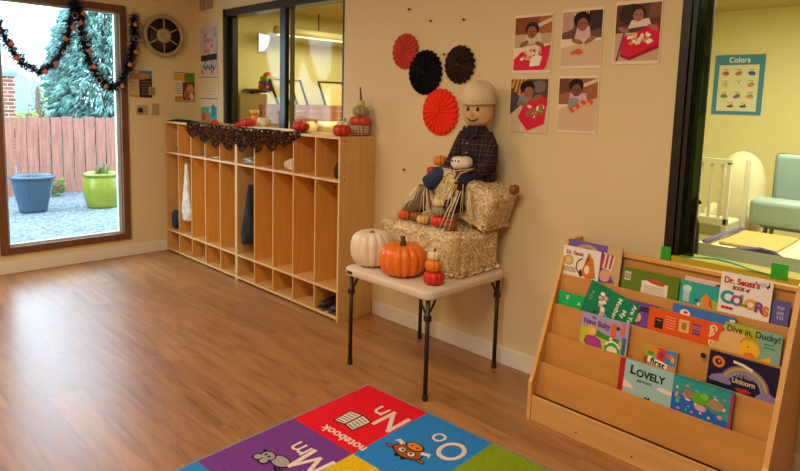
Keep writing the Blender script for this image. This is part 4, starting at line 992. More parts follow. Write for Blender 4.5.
# drawing plane: reader's right = -x, reader's up = -y, rotated 180 deg about z, lying on the rug
def rugM(x, y):
    lx, ly = ruglocal(x, y)
    return Matrix.Translation((lx, ly, .0094)) @ Matrix(((-1, 0, 0, 0), (0, 0, -1, 0), (0, -1, 0, 0), (0, 0, 0, 1)))
# columns above map (x,y,z)->(-x, -z, -y)
M = rugM(3.75, -.872)
b.line([(.012, 0), (.012, .14)], .021, CW, M, .0004); b.line([(.012, .135), (.10, .008)], .02, CW, M, .0006); b.line([(.10, 0), (.10, .14)], .021, CW, M, .0008)
M = rugM(3.622, -.872)
b.line([(.006, 0), (.006, .062)], .013, CW, M, .0004); b.arc(.029, .034, .017, .030, CW, M, .0006, 0, PI, 12); b.line([(.0525, 0), (.0525, .036)], .013, CW, M, .0008)
M = rugM(3.772, -1.165); b.text('notebook', .068, 0, 0, CW, M, .0006, width=.265, bold=.0014)
M = rugM(3.563, -1.055)
b.poly([(-.07, -.045), (-.005, -.058), (-.005, .05), (-.06, .06)], CW, M, .0006); b.poly([(.005, -.058), (.07, -.045), (.06, .06), (.005, .05)], CW, M, .0006)
b.line([(-.07, -.045), (-.005, -.06), (.005, -.06), (.07, -.045), (.062, .062), (.0, .052), (-.062, .062), (-.07, -.045)], .007, CB_, M, .001)
b.line([(0, -.058), (0, .052)], .008, CB_, M, .0011)
for s_ in (-1, 1):
    for k in range(5): b.line([(s_*.014, -.036+.019*k), (s_*.054, -.03+.019*k)], .005, CB_, M, .0012)
M = rugM(4.033, -.935); b.arc(0, 0, .05, .072, CW, M, .0005, 0, 2*PI, 36, sx=.80)
M = rugM(3.93, -.889); b.arc(0, 0, .022, .034, CW, M, .0005, 0, 2*PI, 28, sx=.88)
# ox head
M = rugM(3.905, -1.065)
b.ell(0, 0, .075, .05, CB_, M, .0004, wob=.04); b.ell(0, 0, .068, .043, CBR, M, .0008, wob=.04); b.ell(.0, -.045, .045, .03, CB_, M, .001); b.ell(0, -.045, .038, .024, COR, M, .0013)
b.ell(-.085, .02, .022, .011, CB_, M, .0004); b.ell(.085, .02, .022, .011, CB_, M, .0004); b.ell(-.085, .02, .016, .007, CBR, M, .0008); b.ell(.085, .02, .016, .007, CBR, M, .0008)
for s_ in (-1, 1):
    b.ell(s_*.025, .008, .02, .019, CB_, M, .001); b.ell(s_*.025, .008, .016, .015, CW, M, .0013); b.ell(s_*.022, .006, .007, .007, CB_, M, .0016)
    b.poly([(s_*.045, -.035), (s_*.085, -.05), (s_*.095, -.02), (s_*.08, -.03), (s_*.055, -.015)], CW, M, .0012); b.ell(s_*.015, -.045, .006, .005, CB_, M, .0016)
b.poly([(-.03, .045), (-.02, .065), (0, .05), (.02, .065), (.03, .045)], CB_, M, .0006)
# M m, mouse
M = rugM(3.75, -1.335)
b.line([(.0, 0), (.012, .14)], .021, CW, M, .0004); b.line([(.012, .135), (.06, .02)], .019, CW, M, .0006); b.line([(.06, .02), (.105, .135)], .019, CW, M, .0008); b.line([(.105, .14), (.118, 0)], .021, CW, M, .001)
M = rugM(3.618, -1.335)
b.line([(.006, 0), (.006, .06)], .012, CW, M, .0004); b.arc(.023, .036, .011, .023, CW, M, .0006, 0, PI, 10); b.line([(.04, 0), (.04, .036)], .012, CW, M, .0008); b.arc(.058, .036, .011, .023, CW, M, .001, 0, PI, 10); b.line([(.075, 0), (.075, .036)], .012, CW, M, .0012)
M = rugM(3.565, -1.48)
b.arc(-.075, .01, .035, .045, CB_, M, .0003, -1.2, 2.2, 16); b.arc(-.075, .01, .022, .030, CB_, M, .0004, -1.2, 2.2, 16)
b.ell(-.03, 0, .05, .036, CB_, M, .0005); b.ell(-.03, 0, .044, .03, CG, M, .0008); b.ell(.035, .012, .038, .03, CB_, M, .001); b.ell(.035, .012, .032, .024, CG, M, .0013)
for q in ((.02, .045), (.06, .045)): b.ell(q[0], q[1], .024, .022, CB_, M, .0012); b.ell(q[0], q[1], .018, .016, CG, M, .0015)
b.ell(.028, .014, .006, .007, CB_, M, .0018); b.ell(.048, .014, .006, .007, CB_, M, .0018); b.ell(.075, -.0, .01, .008, CB_, M, .0018)
M = rugM(3.772, -1.64); b.text('mouse', .068, 0, 0, CW, M, .0006, width=.2, bold=.0014)
b.build('pile', rug, norm=False)

# ================================================================== BOOKSHELF
SX0, SX1 = 4.09, 5.068; SY = -.425
bs = thing('book_display', 'wooden slanted book display shelf against the wall under the right window', 'bookshelf', (SX0, SY, 0))
SW = SX1-SX0
prof = [(0, 0), (-.0, .185), (.012, .2), (.25, .79), (.268, .81), (.29, .815), (.395, .815), (.405, .805), (.405, 0)]
prof = [(y, z) for y, z in prof]
def sidepanel(x):
    b = MB(); M = Matrix(((0, 1, 0, x), (1, 0, 0, 0), (0, 0, 1, 0), (0, 0, 0, 1)))
    b.prism(prof, .019, BIRCH, M)
    for f in b.bm.faces:
        if abs(f.normal.x) < .5: f.material_index = b.mi(EDGE2)
    b.build('side_panel', bs)
EDGE2 = mat('maple_edge', 'dba558', .4, var=.1, vscale=20)
def lips(k): return {1: (.012, .12), 2: (.065, .265), 3: (.115, .395), 4: (.162, .525), 5: (.213, .66)}[k]
sidepanel(0); sidepanel(SW-.019)
for k in range(1, 6):
    y, z = lips(k); sl = .13; zb = 0.03 if k == 1 else z-.155
    if k == 1:
        b = MB(); b.box(.019, SW-.019, y-.008, y+.004, .0, z, BIRCHX, bev=.002); b.build('front_rail', bs); continue
    M = Matrix(((1, 0, 0, 0), (0, 1, sl, y-sl*z), (0, 0, 1, 0), (0, 0, 0, 1)))
    b = MB(); b.box(.019, SW-.019, 0, .006, zb, z, BIRCHO, M, bev=.0015); b.build('tier_panel', bs)
# pocket floors
for k in range(1, 6):
    y, z = lips(k); zz = (z-.1); y2 = lips(k+1)[0]-.13*.24 if k < 5 else .262
    b = MB(); b.box(.019, SW-.019, y-.006 if k == 1 else y-.01, y2, zz-.008, zz, BIRCHX); b.build('pocket_floor', bs)
M = Matrix(((1, 0, 0, 0), (0, 1, .13, .262-.13*.66), (0, 0, 1, 0), (0, 0, 0, 1)))
b = MB(); b.box(.019, SW-.019, 0, .008, .5, .8, BIRCHO, M); b.build('back_panel', bs)
b = MB(); b.box(.019, SW-.019, .262, .29, .785, .803, EDGE2, bev=.003); b.build('top_rail', bs)
for x in (.25, .5, .74): b = MB(); b.lathe([(.004, 0), (.004, .002), (0, .0025)], mat('small_screw', '6a4420', .5, metal=.4), c=(x, .0035, .035), seg=8, M=Matrix.Rotation(PI/2, 4, 'X')); b.build('screw', bs)

# books
PAGES = mat('book_pages', 'e8e0cc', .8)
def book(name, label, k, x0, x1, ztop, cover, art, th=.006, roll=0., dy=0., sink=.095, spine=None, cat='book', hh=None, pivot=None):
    yl, zl = lips(k); yl += SY; zb = zl-sink; w = x1-x0; h = (ztop-zb)/math.cos(.13) if hh is None else hh
    y0 = yl+.010+dy+.13*(zb-zl)
    t = thing(name, label, cat, (x0, y0, zb+.001), (-.13, 0, 0))
    cv = flat(cover, .35)
    Mr = Matrix.Identity(4) if not roll else Matrix.Translation((pivot[0], 0, pivot[1])) @ Matrix.Rotation(roll, 4, 'Y')
    b = MB(); b.box(0, w, 0, .0014, 0, h, cv, Mr); b.box(0, w, th-.0014, th, 0, h, cv, Mr); b.box(0, .0014, .0014, th-.0014, 0, h, flat(spine, .35) if spine else cv, Mr)
    if spine: b.box(-.001, .022, -.0006, th, 0, h, flat(spine, .35), Mr)
    art(b, w, h, Mr); b.build('cover', t)
    b = MB(); b.box(.0014, w-.002, .0014, th-.0014, .002, h-.002, PAGES, Mr); b.build('pages', t)
    return t
def R_(b, M, x0, x1, z0, z1, c, o=.0006): b.poly([(x0, z0), (x1, z0), (x1, z1), (x0, z1)], flat(c, .4), M, o)
def E_(b, M, cx, cz, rx, rz, c, o=.0008, rot=0.): b.ell(cx, cz, rx, rz, flat(c, .4), M, o, rot=rot)
def P_(b, M, pts, c, o=.0008): b.poly(pts, flat(c, .4), M, o)
def T_(b, M, s, size, x, z, c, width=None, bold=.0008, o=.0014, rot=0., align='LEFT'): b.text(s, size, x, z, flat(c, .4), M, o, align, width, bold, rot)

# --- row 5 (top)
def a_fox(b, w, h, M):
    T_(b, M, 'Dr. Seuss', .024, .018, h-.036, 'b02020', .085)
    b.arc(.034, h-.066, .019, .024, flat('b89038'), M, .0008, 0, 2*PI, 24); E_(b, M, .034, h-.066, .018, .018, 'd8c060'); T_(b, M, 'F', .02, .028, h-.074, 'e8e0c8')
    T_(b, M, 'SOCKS', .03, .012, h-.118, 'a89848', .062, .0012)
    P_(b, M, [(.10, h-.12), (.115, h-.07), (.14, h-.05), (.13, h-.015), (.155, h-.04), (.165, h-.075), (.175, h-.125), (.14, h-.14), (.12, h-.13)], 'cf7a26', .001)
    b.arc(.115, h-.085, .036, .042, flat('7a4a1c'), M, .0013, PI*.6, PI*1.4, 16); E_(b, M, .13, h-.095, .012, .02, 'ece2cc', .0014); P_(b, M, [(.09, h-.11), (.1, h-.095), (.112, h-.125), (.1, h-.135)], '3a2c28', .0014)
book('white_fox_book', 'white picture book with an orange fox, front of the top row at left', 5, 4.098, 4.287, .793, 'e6e2da', a_fox, dy=-.002)
def a_purple(b, w, h, M):
    R_(b, M, w-.07, w, 0, h, 'c8a878'); E_(b, M, .10, h-.05, .06, .04, 'b89878', .0008); E_(b, M, .10, h-.055, .045, .03, '7a58a0', .001)
    P_(b, M, [(w-.085, h-.03), (w-.03, h-.045), (w-.04, h-.11), (w-.095, h-.10)], 'd8d0c8', .001)
    for k in range(3): P_(b, M, [(w-.088+.02*k, h-.035), (w-.078+.02*k, h-.037), (w-.085+.02*k, h-.1), (w-.095+.02*k, h-.1)], 'c03048', .0014)
    E_(b, M, w-.07, h-.135, .026, .028, 'd8a08a', .0012); P_(b, M, [(w-.11, h-.06), (w-.085, h-.08), (w-.04, h-.13), (w-.02, h-.16), (w-.08, h-.17)], '7a4c98', .0009)
book('purple_hat_book', 'purple and tan picture book standing behind the white fox book', 5, 4.115, 4.382, .823, '6f5aa6', a_purple, dy=.006, hh=.26)
def a_olive(b, w, h, M):
    R_(b, M, .01, .038, h-.055, h-.018, 'e0dcc8')
    for k in range(5): R_(b, M, .013+.005*k, .0155+.005*k, h-.05, h-.024, '3a3a34', .0009)
    R_(b, M, .088, .20, h-.115, h-.042, 'e2dccb'); P_(b, M, [(.10, h-.036), (.14, h-.026), (.19, h-.036), (.18, h-.052), (.13, h-.048)], 'b4532e', .0012)
    for k in range(5): R_(b, M, .1, .185, h-.064-.008*k, h-.062-.008*k, '8a8678', .0012)
    E_(b, M, .13, h-.045, .03, .012, 'efe9dc', .0011)
book('olive_green_book', 'olive green book showing its back cover and barcode, top row centre left', 5, 4.397, 4.640, .751, '5f7c1e', a_olive)
def a_pk(b, w, h, M): R_(b, M, .0, w, h-.02, h-.004, 'e4b8b8'); E_(b, M, .13, h-.016, .012, .008, '8a3030', .001)
book('pink_white_book', 'thin pink and white book just showing behind the teal book', 5, 4.658, 4.790, .765, 'e6d2cf', a_pk, dy=.007)
def a_teal(b, w, h, M):
    E_(b, M, .028, h-.03, .018, .014, 'c8e0d8'); R_(b, M, .014, .04, h-.085, h-.03, 'a8d0cc'); E_(b, M, .12, h-.10, .05, .045, 'a8b43a', .0007)
    P_(b, M, [(.085, h-.06), (.1, h-.035), (.12, h-.05), (.115, h-.075), (.135, h-.1), (.1, h-.1)], 'e08a34', .001); E_(b, M, .068, h-.07, .008, .008, '3060a0', .001); E_(b, M, .078, h-.085, .006, .008, 'e0e8e0', .001)
book('teal_animal_book', 'teal picture book with an orange squiggle, left of the colours book', 5, 4.646, 4.796, .748, '2ba5a0', a_teal, dy=-.001)
def a_col(b, w, h, M):
    T_(b, M, "Dr. Seuss's", .034, .012, h-.04, 'c02a2a', .125, .0014); T_(b, M, 'BOOK of', .02, .045, h-.062, '8a2a4a', .06, .001)
    P_(b, M, [(.1, h-.018), (.13, h-.02), (.16, h-.012), (.16, h-.03), (.13, h-.03)], 'c4beb0', .0009); P_(b, M, [(.158, h-.028), (.166, h-.022), (.168, h-.006), (.172, h-.026), (.163, h-.036)], '2a3030', .0012)
    for ch, c, x, dz, sz in (('C', '2f9ab8', .006, -.118, .066), ('O', 'a45aa8', .044, -.120, .052), ('L', '7aa03a', .074, -.118, .056), ('O', 'e0a030', .092, -.124, .052), ('R', '8a3aa0', .128, -.128, .052), ('S', 'e07a2a', .155, -.136, .048)):
        T_(b, M, ch, sz, x, h+dz, c, None, .003)
    for k in range(3): E_(b, M, .02+.014*k, h-.138, .008, .006, 'c02a2a', .001)
book('colors_book', 'white book of colours with rainbow lettering, tallest in the top row at right', 5, 4.796, 4.977, .815, 'e9e4dc', a_col, dy=-.004, th=.008)
def a_vio(b, w, h, M):
    for k in range(3): T_(b, M, ('TOP', 'AND', 'TO')[k], .016, .016, h-.034-.018*k, 'c8c4dc', .024, .0004)
book('violet_book', 'small blue violet book at the right end of the top row', 5, 4.982, 5.039, .748, '5b5a9a', a_vio)
# --- row 4
def a_gs(b, w, h, M): T_(b, M, '45', .022, .055, h-.03, 'd0ecd8', .02, .0006, rot=PI/2) ; T_(b, M, 'A', .022, .1, h-.045, 'd0ecd8')
book('bright_green_book', 'bright green book at the left end of the second row', 4, 4.118, 4.26, .584, '14b464', a_gs, dy=.003)
# rotated mother book
ang = math.atan2(.063, .232)
def a_mo(b, w, h, M):
    T_(b, M, 'Are You', .026, w-.028, h-.01, 'e4e8d8', .10, .0006, rot=-PI/2); T_(b, M, 'My', .026, w-.062, h-.05, 'e4e8d8', .04, .0006, rot=-PI/2); T_(b, M, 'Mother?', .026, w-.096, h-.012, 'e4e8d8', .11, .0006, rot=-PI/2)
    for k in range(10): E_(b, M, .075+random.uniform(-.012, .018)+.006*k*.3, h-.035-.010*k, .011, .009, random.choice(['e8dcd0', 'd8a8a0', 'f0e8e0']), .001+.0001*k)
    E_(b, M, .065, h-.125, .005, .005, '2a2020', .0024); T_(b, M, 'P.D.', .016, .02, h-.04, '8ac070', .05, .0003, rot=-PI/2); b.line([(.105, h-.11), (.12, h-.118)], .003, flat('dfe8d8'), M, .001); b.line([(.11, h-.125), (.118, h-.132)], .003, flat('dfe8d8'), M, .001)
book('dark_green_book', 'dark green book lying tilted on its side over the second row', 4, 4.236, 4.476, .676, '12825e', a_mo, dy=-.002, roll=ang, hh=.185, pivot=(-.008, .064), th=.007)
def a_ki(b, w, h, M):
    T_(b, M, 'Potty', .036, w-.1, h-.036, '1c1630', .075, .001); E_(b, M, .085, h-.065, .03, .024, 'dcae84'); E_(b, M, .085, h-.045, .02, .006, '6a4a28', .001); E_(b, M, .076, h-.064, .003, .004, '2a1a1a', .0012); E_(b, M, .094, h-.064, .003, .004, '2a1a1a', .0012); E_(b, M, .085, h-.076, .007, .002, 'a84a3a', .0012)
book('purple_baby_book', 'purple book with a round baby face beside the tilted dark green book', 4, 4.40, 4.581, .624, '7048a0', a_ki, dy=.003)
book('green_sliver_book', 'green book barely showing between the purple and orange books', 4, 4.575, 4.66, .619, '1d9a4c', lambda b, w, h, M: R_(b, M, 0, w, h-.006, h, '27b45c'), dy=.009)
def a_blu(b, w, h, M):
    R_(b, M, 0, w, h-.05, h-.036, 'e6e6e2'); E_(b, M, .05, h-.03, .02, .016, 'f0ece4'); E_(b, M, .052, h-.026, .009, .006, 'b03030', .001); R_(b, M, w-.02, w, h-.02, h-.01, 'd8d8e0')
book('blue_white_book', 'blue book with white lower band standing behind the orange book', 4, 4.636, 4.872, .653, '3d74bc', a_blu, dy=.006)
def a_or(b, w, h, M):
    R_(b, M, .028, .062, h-.082, h-.038, '2c2020'); R_(b, M, .034, .055, h-.05, h-.045, 'a87a4a', .0009)
    R_(b, M, .125, .165, h-.07, h-.02, 'dfb87c'); R_(b, M, .135, .155, h-.06, h-.03, 'b4783c', .0009)
    for k in range(4): R_(b, M, .178, .208, h-.068+.012*k, h-.06+.012*k, ['3a4a9a', '9a3a5a', '4a8ab4', '7a3a8a'][k], .0008)
    for k in range(5): R_(b, M, .07, .112, h-.07+.011*k, h-.067+.011*k, 'f0b088', .0008)
    T_(b, M, 'Go, D', .036, w-.044, h-.008, 'f2e0b8', .085, .0012, rot=-PI/2)
book('orange_book', 'wide orange book with small pictures in the middle of the second row', 4, 4.546, 4.834, .618, 'e0561c', a_or, dy=-.001)
def a_du(b, w, h, M):
    R_(b, M, 0, w*.6, 0, h, 'a9b43c', .0005); E_(b, M, .035, h-.07, .05, .05, 'e0b478', .0008); E_(b, M, .0, h-.12, .05, .04, 'dcae6c', .0009)
    b.arc(.095, h-.075, .032, .038, flat('c8901c'), M, .0011, .2, 2.9, 14); E_(b, M, .095, h-.085, .034, .034, 'f0bc20', .001); P_(b, M, [(.115, h-.12), (.165, h-.09), (.17, h-.12), (.14, h-.14)], 'f0b41c', .0012); E_(b, M, .088, h-.075, .003, .003, '201810', .0014); P_(b, M, [(.075, h-.1), (.1, h-.092), (.12, h-.105), (.1, h-.118), (.078, h-.115)], 'e8762a', .0014)
    T_(b, M, 'Dive in, Ducky!', .034, .008, h-.032, '3a4a20', .18, .0008); T_(b, M, 'story', .009, .14, h-.05, '3a5a50', .03, .0002); T_(b, M, 'pictures', .009, .14, h-.062, '3a5a50', .035, .0002)
book('duck_book', 'yellow green book with a yellow duckling at the right of the second row', 4, 4.840, 5.036, .634, '7fb09c', a_du, dy=-.002)
# --- row 3
def a_bb(b, w, h, M):
    T_(b, M, 'The', .014, .045, h-.02, '7a3a9a', None, .0006); T_(b, M, 'New Baby', .034, .010, h-.047, '6a2f92', .125, .0010)
    P_(b, M, [(0, h-.06), (.04, h-.07), (.1, h-.075), (.16, h-.085), (w, h-.09), (w, 0), (0, 0)], 'b8c43a', .0007); P_(b, M, [(.03, h-.058), (.07, h-.062), (.12, h-.075), (.18, h-.08), (.18, h-.1), (.1, h-.095), (.03, h-.085)], '3f8a3a', .0009)
    P_(b, M, [(.02, h-.13), (.03, h-.10), (.06, h-.088), (.1, h-.105), (.11, h-.14), (.06, h-.16)], 'a83a90', .0012); E_(b, M, .052, h-.072, .024, .024, 'e6b24c', .0014); E_(b, M, .06, h-.076, .016, .015, 'ecc060', .0016)
    E_(b, M, .155, h-.13, .035, .03, '2fa060', .0012); E_(b, M, .155, h-.135, .024, .02, 'e8e4d0', .0014); b.arc(.155, h-.128, .028, .036, flat('f0e8d8'), M, .0016, .3, 2.8, 12)
    P_(b, M, [(.14, h-.03), (.155, h-.012), (.165, h-.03), (.165, h-.065), (.145, h-.085), (.14, h-.05)], 'e0683a', .0016); R_(b, M, .185, .2, h-.06, h-.005, 'e0764a', .0016); E_(b, M, .172, h-.033, .008, .008, '3a3a6a', .0018)
    E_(b, M, .145, h-.086, .008, .008, 'f0d8c0', .0018); R_(b, M, .195, .212, 0, h-.065, '3a6ab0', .0011)
book('new_baby_book', 'lavender and green book about a new baby at the left of the third row', 3, 4.265, 4.484, .531, 'a99ac4', a_bb, th=.007)
def a_fi(b, w, h, M):
    R_(b, M, 0, .05, h-.05, h-.003, '9ab03a'); R_(b, M, .05, .085, h-.055, h-.003, 'd03a3a'); R_(b, M, .085, w-.003, h-.06, h-.003, '3a8ac0'); P_(b, M, [(.0, h-.01), (.03, h-.003), (.06, h-.012), (.05, h-.03), (.02, h-.028)], 'e8802a', .0009)
    E_(b, M, .025, h-.032, .014, .01, '4a9a4a', .001); E_(b, M, .068, h-.03, .01, .012, 'b02a50', .001); E_(b, M, .105, h-.026, .014, .01, 'e06a5a', .001); E_(b, M, .115, h-.038, .008, .012, 'd8b060', .0011)
    P_(b, M, [(.018, h-.045), (.098, h-.062), (.094, h-.088), (.014, h-.07)], 'f0ece0', .0012); T_(b, M, 'first', .032, .026, h-.071, '1a1414', .062, .001, .0018, rot=-.2); R_(b, M, 0, .014, h-.09, h-.05, '8a4a2a', .001)
book('first_words_book', 'small bright patchwork first words board book in the third row', 3, 4.560, 4.691, .473, 'c89058', a_fi, th=.01)
def a_un(b, w, h, M):
    b.arc(.035, h-.035, .012, .022, flat('e07a2c'), M, .001, 0, 2*PI, 24); E_(b, M, .035, h-.035, .012, .012, '241c3a', .0011); E_(b, M, .037, h-.033, .005, .006, 'c87a4a', .0013)
    cx, cz = .13, h-.115
    for r, c in ((.088, '8a6a98'), (.081, 'c8a848'), (.075, '8a9a58'), (.069, '7a86b0'), (.063, 'a87aa0')): b.arc(cx, cz, r-.006, r, flat(c), M, .0009, .05, PI-.05, 28)
    for sx in (-1, 1):
        for q in ((0, 0, .02), (.018, -.004, .016), (-.018, -.005, .016), (.03, -.01, .01), (-.03, -.01, .01)): E_(b, M, cx+sx*.082+q[0], cz+.0+q[1]+(.022 if sx < 0 else .0), q[2], q[2]*.8, '8a78a8', .0013)
    b.arc(.13, h-.105, .078, .09, flat('e4dccb'), M, .0012, 1.25, 1.95, 10) if False else P_(b, M, [(.085, h-.014), (.12, h-.018), (.155, h-.03), (.152, h-.04), (.118, h-.028), (.087, h-.024)], 'e6dfd0', .0012)
    T_(b, M, 'GOOD NIGHT,', .018, .09, h-.072, 'a8a0b8', .075, .0004); T_(b, M, 'Unicorn', .026, .088, h-.096, 'c8b8a0', .078, .0010); P_(b, M, [(.1, h-.115), (.14, h-.108), (.16, h-.12), (.12, h-.13)], 'b02a3a', .0012)
    E_(b, M, -.022, h-.03, .011, .01, '1c1a20', -.001); 
uni = book('unicorn_book', 'dark navy board book with a rainbow and clouds, right of the third row', 3, 4.808, 5.042, .521, '1d1a38', a_un, th=.012, dy=-.001)
b = MB(); b.blob((-.014, .004, .085), (.014, .004, .010), flat('1c1a20'), 12, 8); b.blob((-.018, .001, .087), (.007, .003, .006), flat('e8e4da'), 10, 6); b.blob((-.004, .004, .09), (.01, .003, .004), flat('1c1a20'), 10, 6); b.build('page_tab', uni)
# --- row 2
def a_lo(b, w, h, M):
    T_(b, M, 'L', .05, .045, h-.052, '1a1c20', None, .0016)
    T_(b, M, 'OVELY', .042, .072, h-.056, '1a1c20', .118, .0012); T_(b, M, 'JESS HONG', .014, .078, h-.078, '3a5058', .062, .0003)
    P_(b, M, [(.022, h-.085), (.05, h-.095), (.07, h-.115), (.022, h-.115)], 'e8d8cc', .0008); P_(b, M, [(.16, h-.08), (.175, h-.07), (w, h-.075), (w, h-.09), (.18, h-.09)], 'e4dccf', .0008)
    E_(b, M, .128, h-.142, .012, .009, '1c2020', .001); E_(b, M, .122, h-.135, .005, .006, '1c2020', .001); E_(b, M, .135, h-.134, .005, .006, '1c2020', .001)
book('lovely_book', 'pale blue book with red spine and black title in the lowest filled row', 2, 4.478, 4.699, .398, '9cc4c8', a_lo, spine='b4202a', th=.009)
def a_tr(b, w, h, M):
    R_(b, M, w-.012, w, 0, h, 'a0406a', .0006); P_(b, M, [(0, 0), (w-.012, 0), (w-.012, h-.12), (.12, h-.09), (0, h-.07)], '2264c0', .0007)
    R_(b, M, 0, w, h-.008, h, '2a8a80', .0009)
    P_(b, M, [(.02, h-.065), (.06, h-.045), (.16, h-.04), (.2, h-.065), (.17, h-.095), (.09, h-.09)], '6a7a5a', .0009)
    rr = random.Random(4)
    for k in range(30): E_(b, M, rr.uniform(.012, w-.03), h-rr.uniform(.02, .13), rr.uniform(.004, .01), rr.uniform(.004, .008), rr.choice(['d88a9a', 'e8c8c0', '4ab06a', 'c04a3a', '58b8c8', '8a9ad0', 'e0e0e8']), .001+.00002*k)
    E_(b, M, .105, h-.065, .03, .022, '5cae2a', .0018); E_(b, M, .12, h-.052, .016, .012, '74c43a', .002); E_(b, M, .162, h-.07, .028, .02, 'a08a6a', .0018); E_(b, M, .062, h-.06, .02, .016, '9a7a6a', .0018); E_(b, M, .11, h-.1, .022, .012, 'd8a0a8', .0018)
    T_(b, M, 'under the sea', .012, .06, h-.024, '9ad0c0', .1, .0001) if False else None
book('sea_creature_book', 'teal and deep blue undersea picture book, right neighbour of the pale blue book', 2, 4.700, 4.920, .402, '2f9a98', a_tr, th=.008, dy=-.001)

# bits on the window sill: green tapes, teal ribbon
def tape(name, x0, x1, z0, z1, label):
    simple(name, label, 'tape', lambda b: b.box(x0, x1, -.0165, -.0125, z0, z1, mat('green_tape', '2fb02c', .5), bev=.001), 'green tape pieces on the window frame')
tape('green_tape', 4.487, 4.530, .765, .835, 'bright green tape piece at the bottom left corner of the right window')
tape('green_tape', 4.925, 4.985, .785, .85, 'bright green tape piece at the bottom right, above the tall colours book')
def teal(b):
    b.tube([(4.58, -.02, .806), (4.66, -.024, .816), (4.72, -.026, .824), (4.78, -.024, .82), (4.86, -.022, .806), (4.93, -.02, .80)], [.003, .007, .010, .009, .006, .002], mat('teal_ribbon_cloth', '2fae8a', .5), seg=8, flatten=.5)
simple('teal_ribbon', 'teal ribbon curving along the yellow sill of the right window', 'ribbon', teal)

# ================================================================== ROOM BEHIND WINDOW 2 (y>0.12, x 0..3.2)
b = MB(); b.box(-.12, 8.0, .12, 3.5, -.05, 0, mat('grey_vinyl_floor', 'a89a78', .5)); struct(b.build('floor', recenter=False), 'floor of the rooms behind the interior windows').name = 'floor_2'
b = MB(); b.box(-.12, 8.0, .12, 3.5, 2.35, 2.43, mat('tan_ceiling', 'c4aa6c', .9)); struct(b.build('ceiling_2'), 'tan ceiling of the rooms behind the interior windows')
b = MB(); b.box(-.12, 0, .12, 3.5, 0, 2.35, YWALL); struct(b.build('wall_2'), 'yellow end wall behind the left interior window')
b = MB(); b.box(-.12, 8.1, 3.3, 3.42, 0, 2.35, YWALL); struct(b.build('wall_3'), 'yellow far wall behind the interior windows')
b = MB(); b.box(3.15, 3.27, .12, 3.3, 0, 2.35, YWALL); struct(b.build('wall_4'), 'yellow dividing wall between the two back rooms')
b = MB(); b.box(8.0, 8.1, .12, 3.3, 0, 2.35, YWALL); struct(b.build('wall_5'), 'yellow end wall behind the right interior window')
# glowing panel added on the end wall, for a window reflected in the glass
w = bpy.data.objects.new('reflection_panel', None); COL.objects.link(w); w.location = (0, .70, 1.93); struct(w, 'small pale glowing panel on the end wall, added for a window reflection')
b = MB(); b.box(.002, .012, -.01, .13, -.01, .19, WHITE)
b.build('window_frame', w)
b = MB(); b.poly([(0, 0), (.07, .02), (.10, .06), (.12, .12), (.12, .17), (0, .18)], mat('reflection_glow', 'cfe6ff', .3, emit=1.6), Matrix.Translation((.0135, 0, 0)) @ Matrix(((0, -1, 0, 0), (1, 0, 0, 0), (0, 0, 1, 0), (0, 0, 0, 1)))); b.build('window_pane', w)  # emissive outline of the reflected window
# box cabinet, stacked toys
cb = thing('storage_cabinet', 'tan storage cabinet seen through the left interior window', 'cabinet', (.28, .36, 0))
b = MB(); b.box(-.22, .2, -.17, .14, 0, 1.49, mat('tan_laminate', '94784a', .6)); b.build('body', cb)
b = MB(); b.box(.2, .208, -.16, .13, .02, 1.47, mat('tan_laminate_door', 'a08452', .6)); b.build('door', cb)
sh_ = thing('wall_shelf', 'narrow wall shelf carrying the stacked toys in the back room', 'shelf', (.005, .62, 1.545))
b = MB(); b.box(0, .36, -.10, .12, -.02, 0, mat('shelf_board', '8a6a48', .6)); b.build('board', sh_)
b = MB(); b.box(0, .02, -.02, .02, -.12, -.02, DARKP); b.box(.0, .3, -.015, .015, -.035, -.02, DARKP); b.build('bracket', sh_)
SGR = 'stacked toys on the wall shelf'
for k, (c, r, h, lab) in enumerate((('c8385a', .085, .04, 'pink flat toy box, bottom of the stack on the wall shelf'), ('6a5090', .08, .035, 'purple flat toy box in the stack on the wall shelf'), ('a8b43a', .065, .045, 'yellow green toy block near the top of the shelf stack'))):
    z = 1.546+[0, .041, .077][k]
    simple('toy_box', lab, 'toy', lambda b: b.box(.24, .36, .63-r, .63+r, z, z+h, mat('toy_'+c, c, .5), bev=.006), SGR)
simple('orange_toy_ball', 'orange round toy topping the stack on the wall shelf', 'toy', lambda b: b.blob((.30, .62, 1.123+.546), (.045, .05, .045), mat('orange_toy', 'd8602a', .6), 16, 10), SGR)
bpy.data.objects['toy_box'].location.z += 0
# stacked metal chairs behind
def bchair(y, w_, label):
    t = thing('metal_chair', label, 'chair', (.42, y, .9), (0, 0, 0), 'dark framed chairs in the back room')
    fm = mat('dark_bronze_tube', '2c261e', .6, metal=0)
    b = MB()
    b.tube([(0, .128, .42), (0, .0, .74), (0, w_, .74), (0, w_+.128, .42)], .012, fm, seg=8); b.build('back_frame', t)
    b = MB(); b.box(-.012, .0, .02, w_-.02, .45, .735, mat('cream_chair_back', 'd8c890', .6), Matrix(((1, 0, 0, 0), (0, 1, -.4, .296), (0, 0, 1, 0), (0, 0, 0, 1)))); b.build('backrest', t)
    b = MB(); b.box(-.2, .16, .12, w_+.14, .40, .42, MATS['cream_chair_back'], bev=.006); b.build('seat', t)
    for x_ in (-.18, .14):
        for y_ in (.135, w_+.125):
            b = MB(); b.tube([(x_, y_, .4), (x_, y_, .0)], .011, fm, seg=8); b.build('leg', t)
    return t
bchair(.56, .14, 'dark framed chair in the back room, leftmost, beside the toy stack')
bchair(.79, .13, 'dark framed chair in the back room, middle, right of the mullion')
bchair(1.15, .32, 'wide dark framed chair in the back room, rightmost')
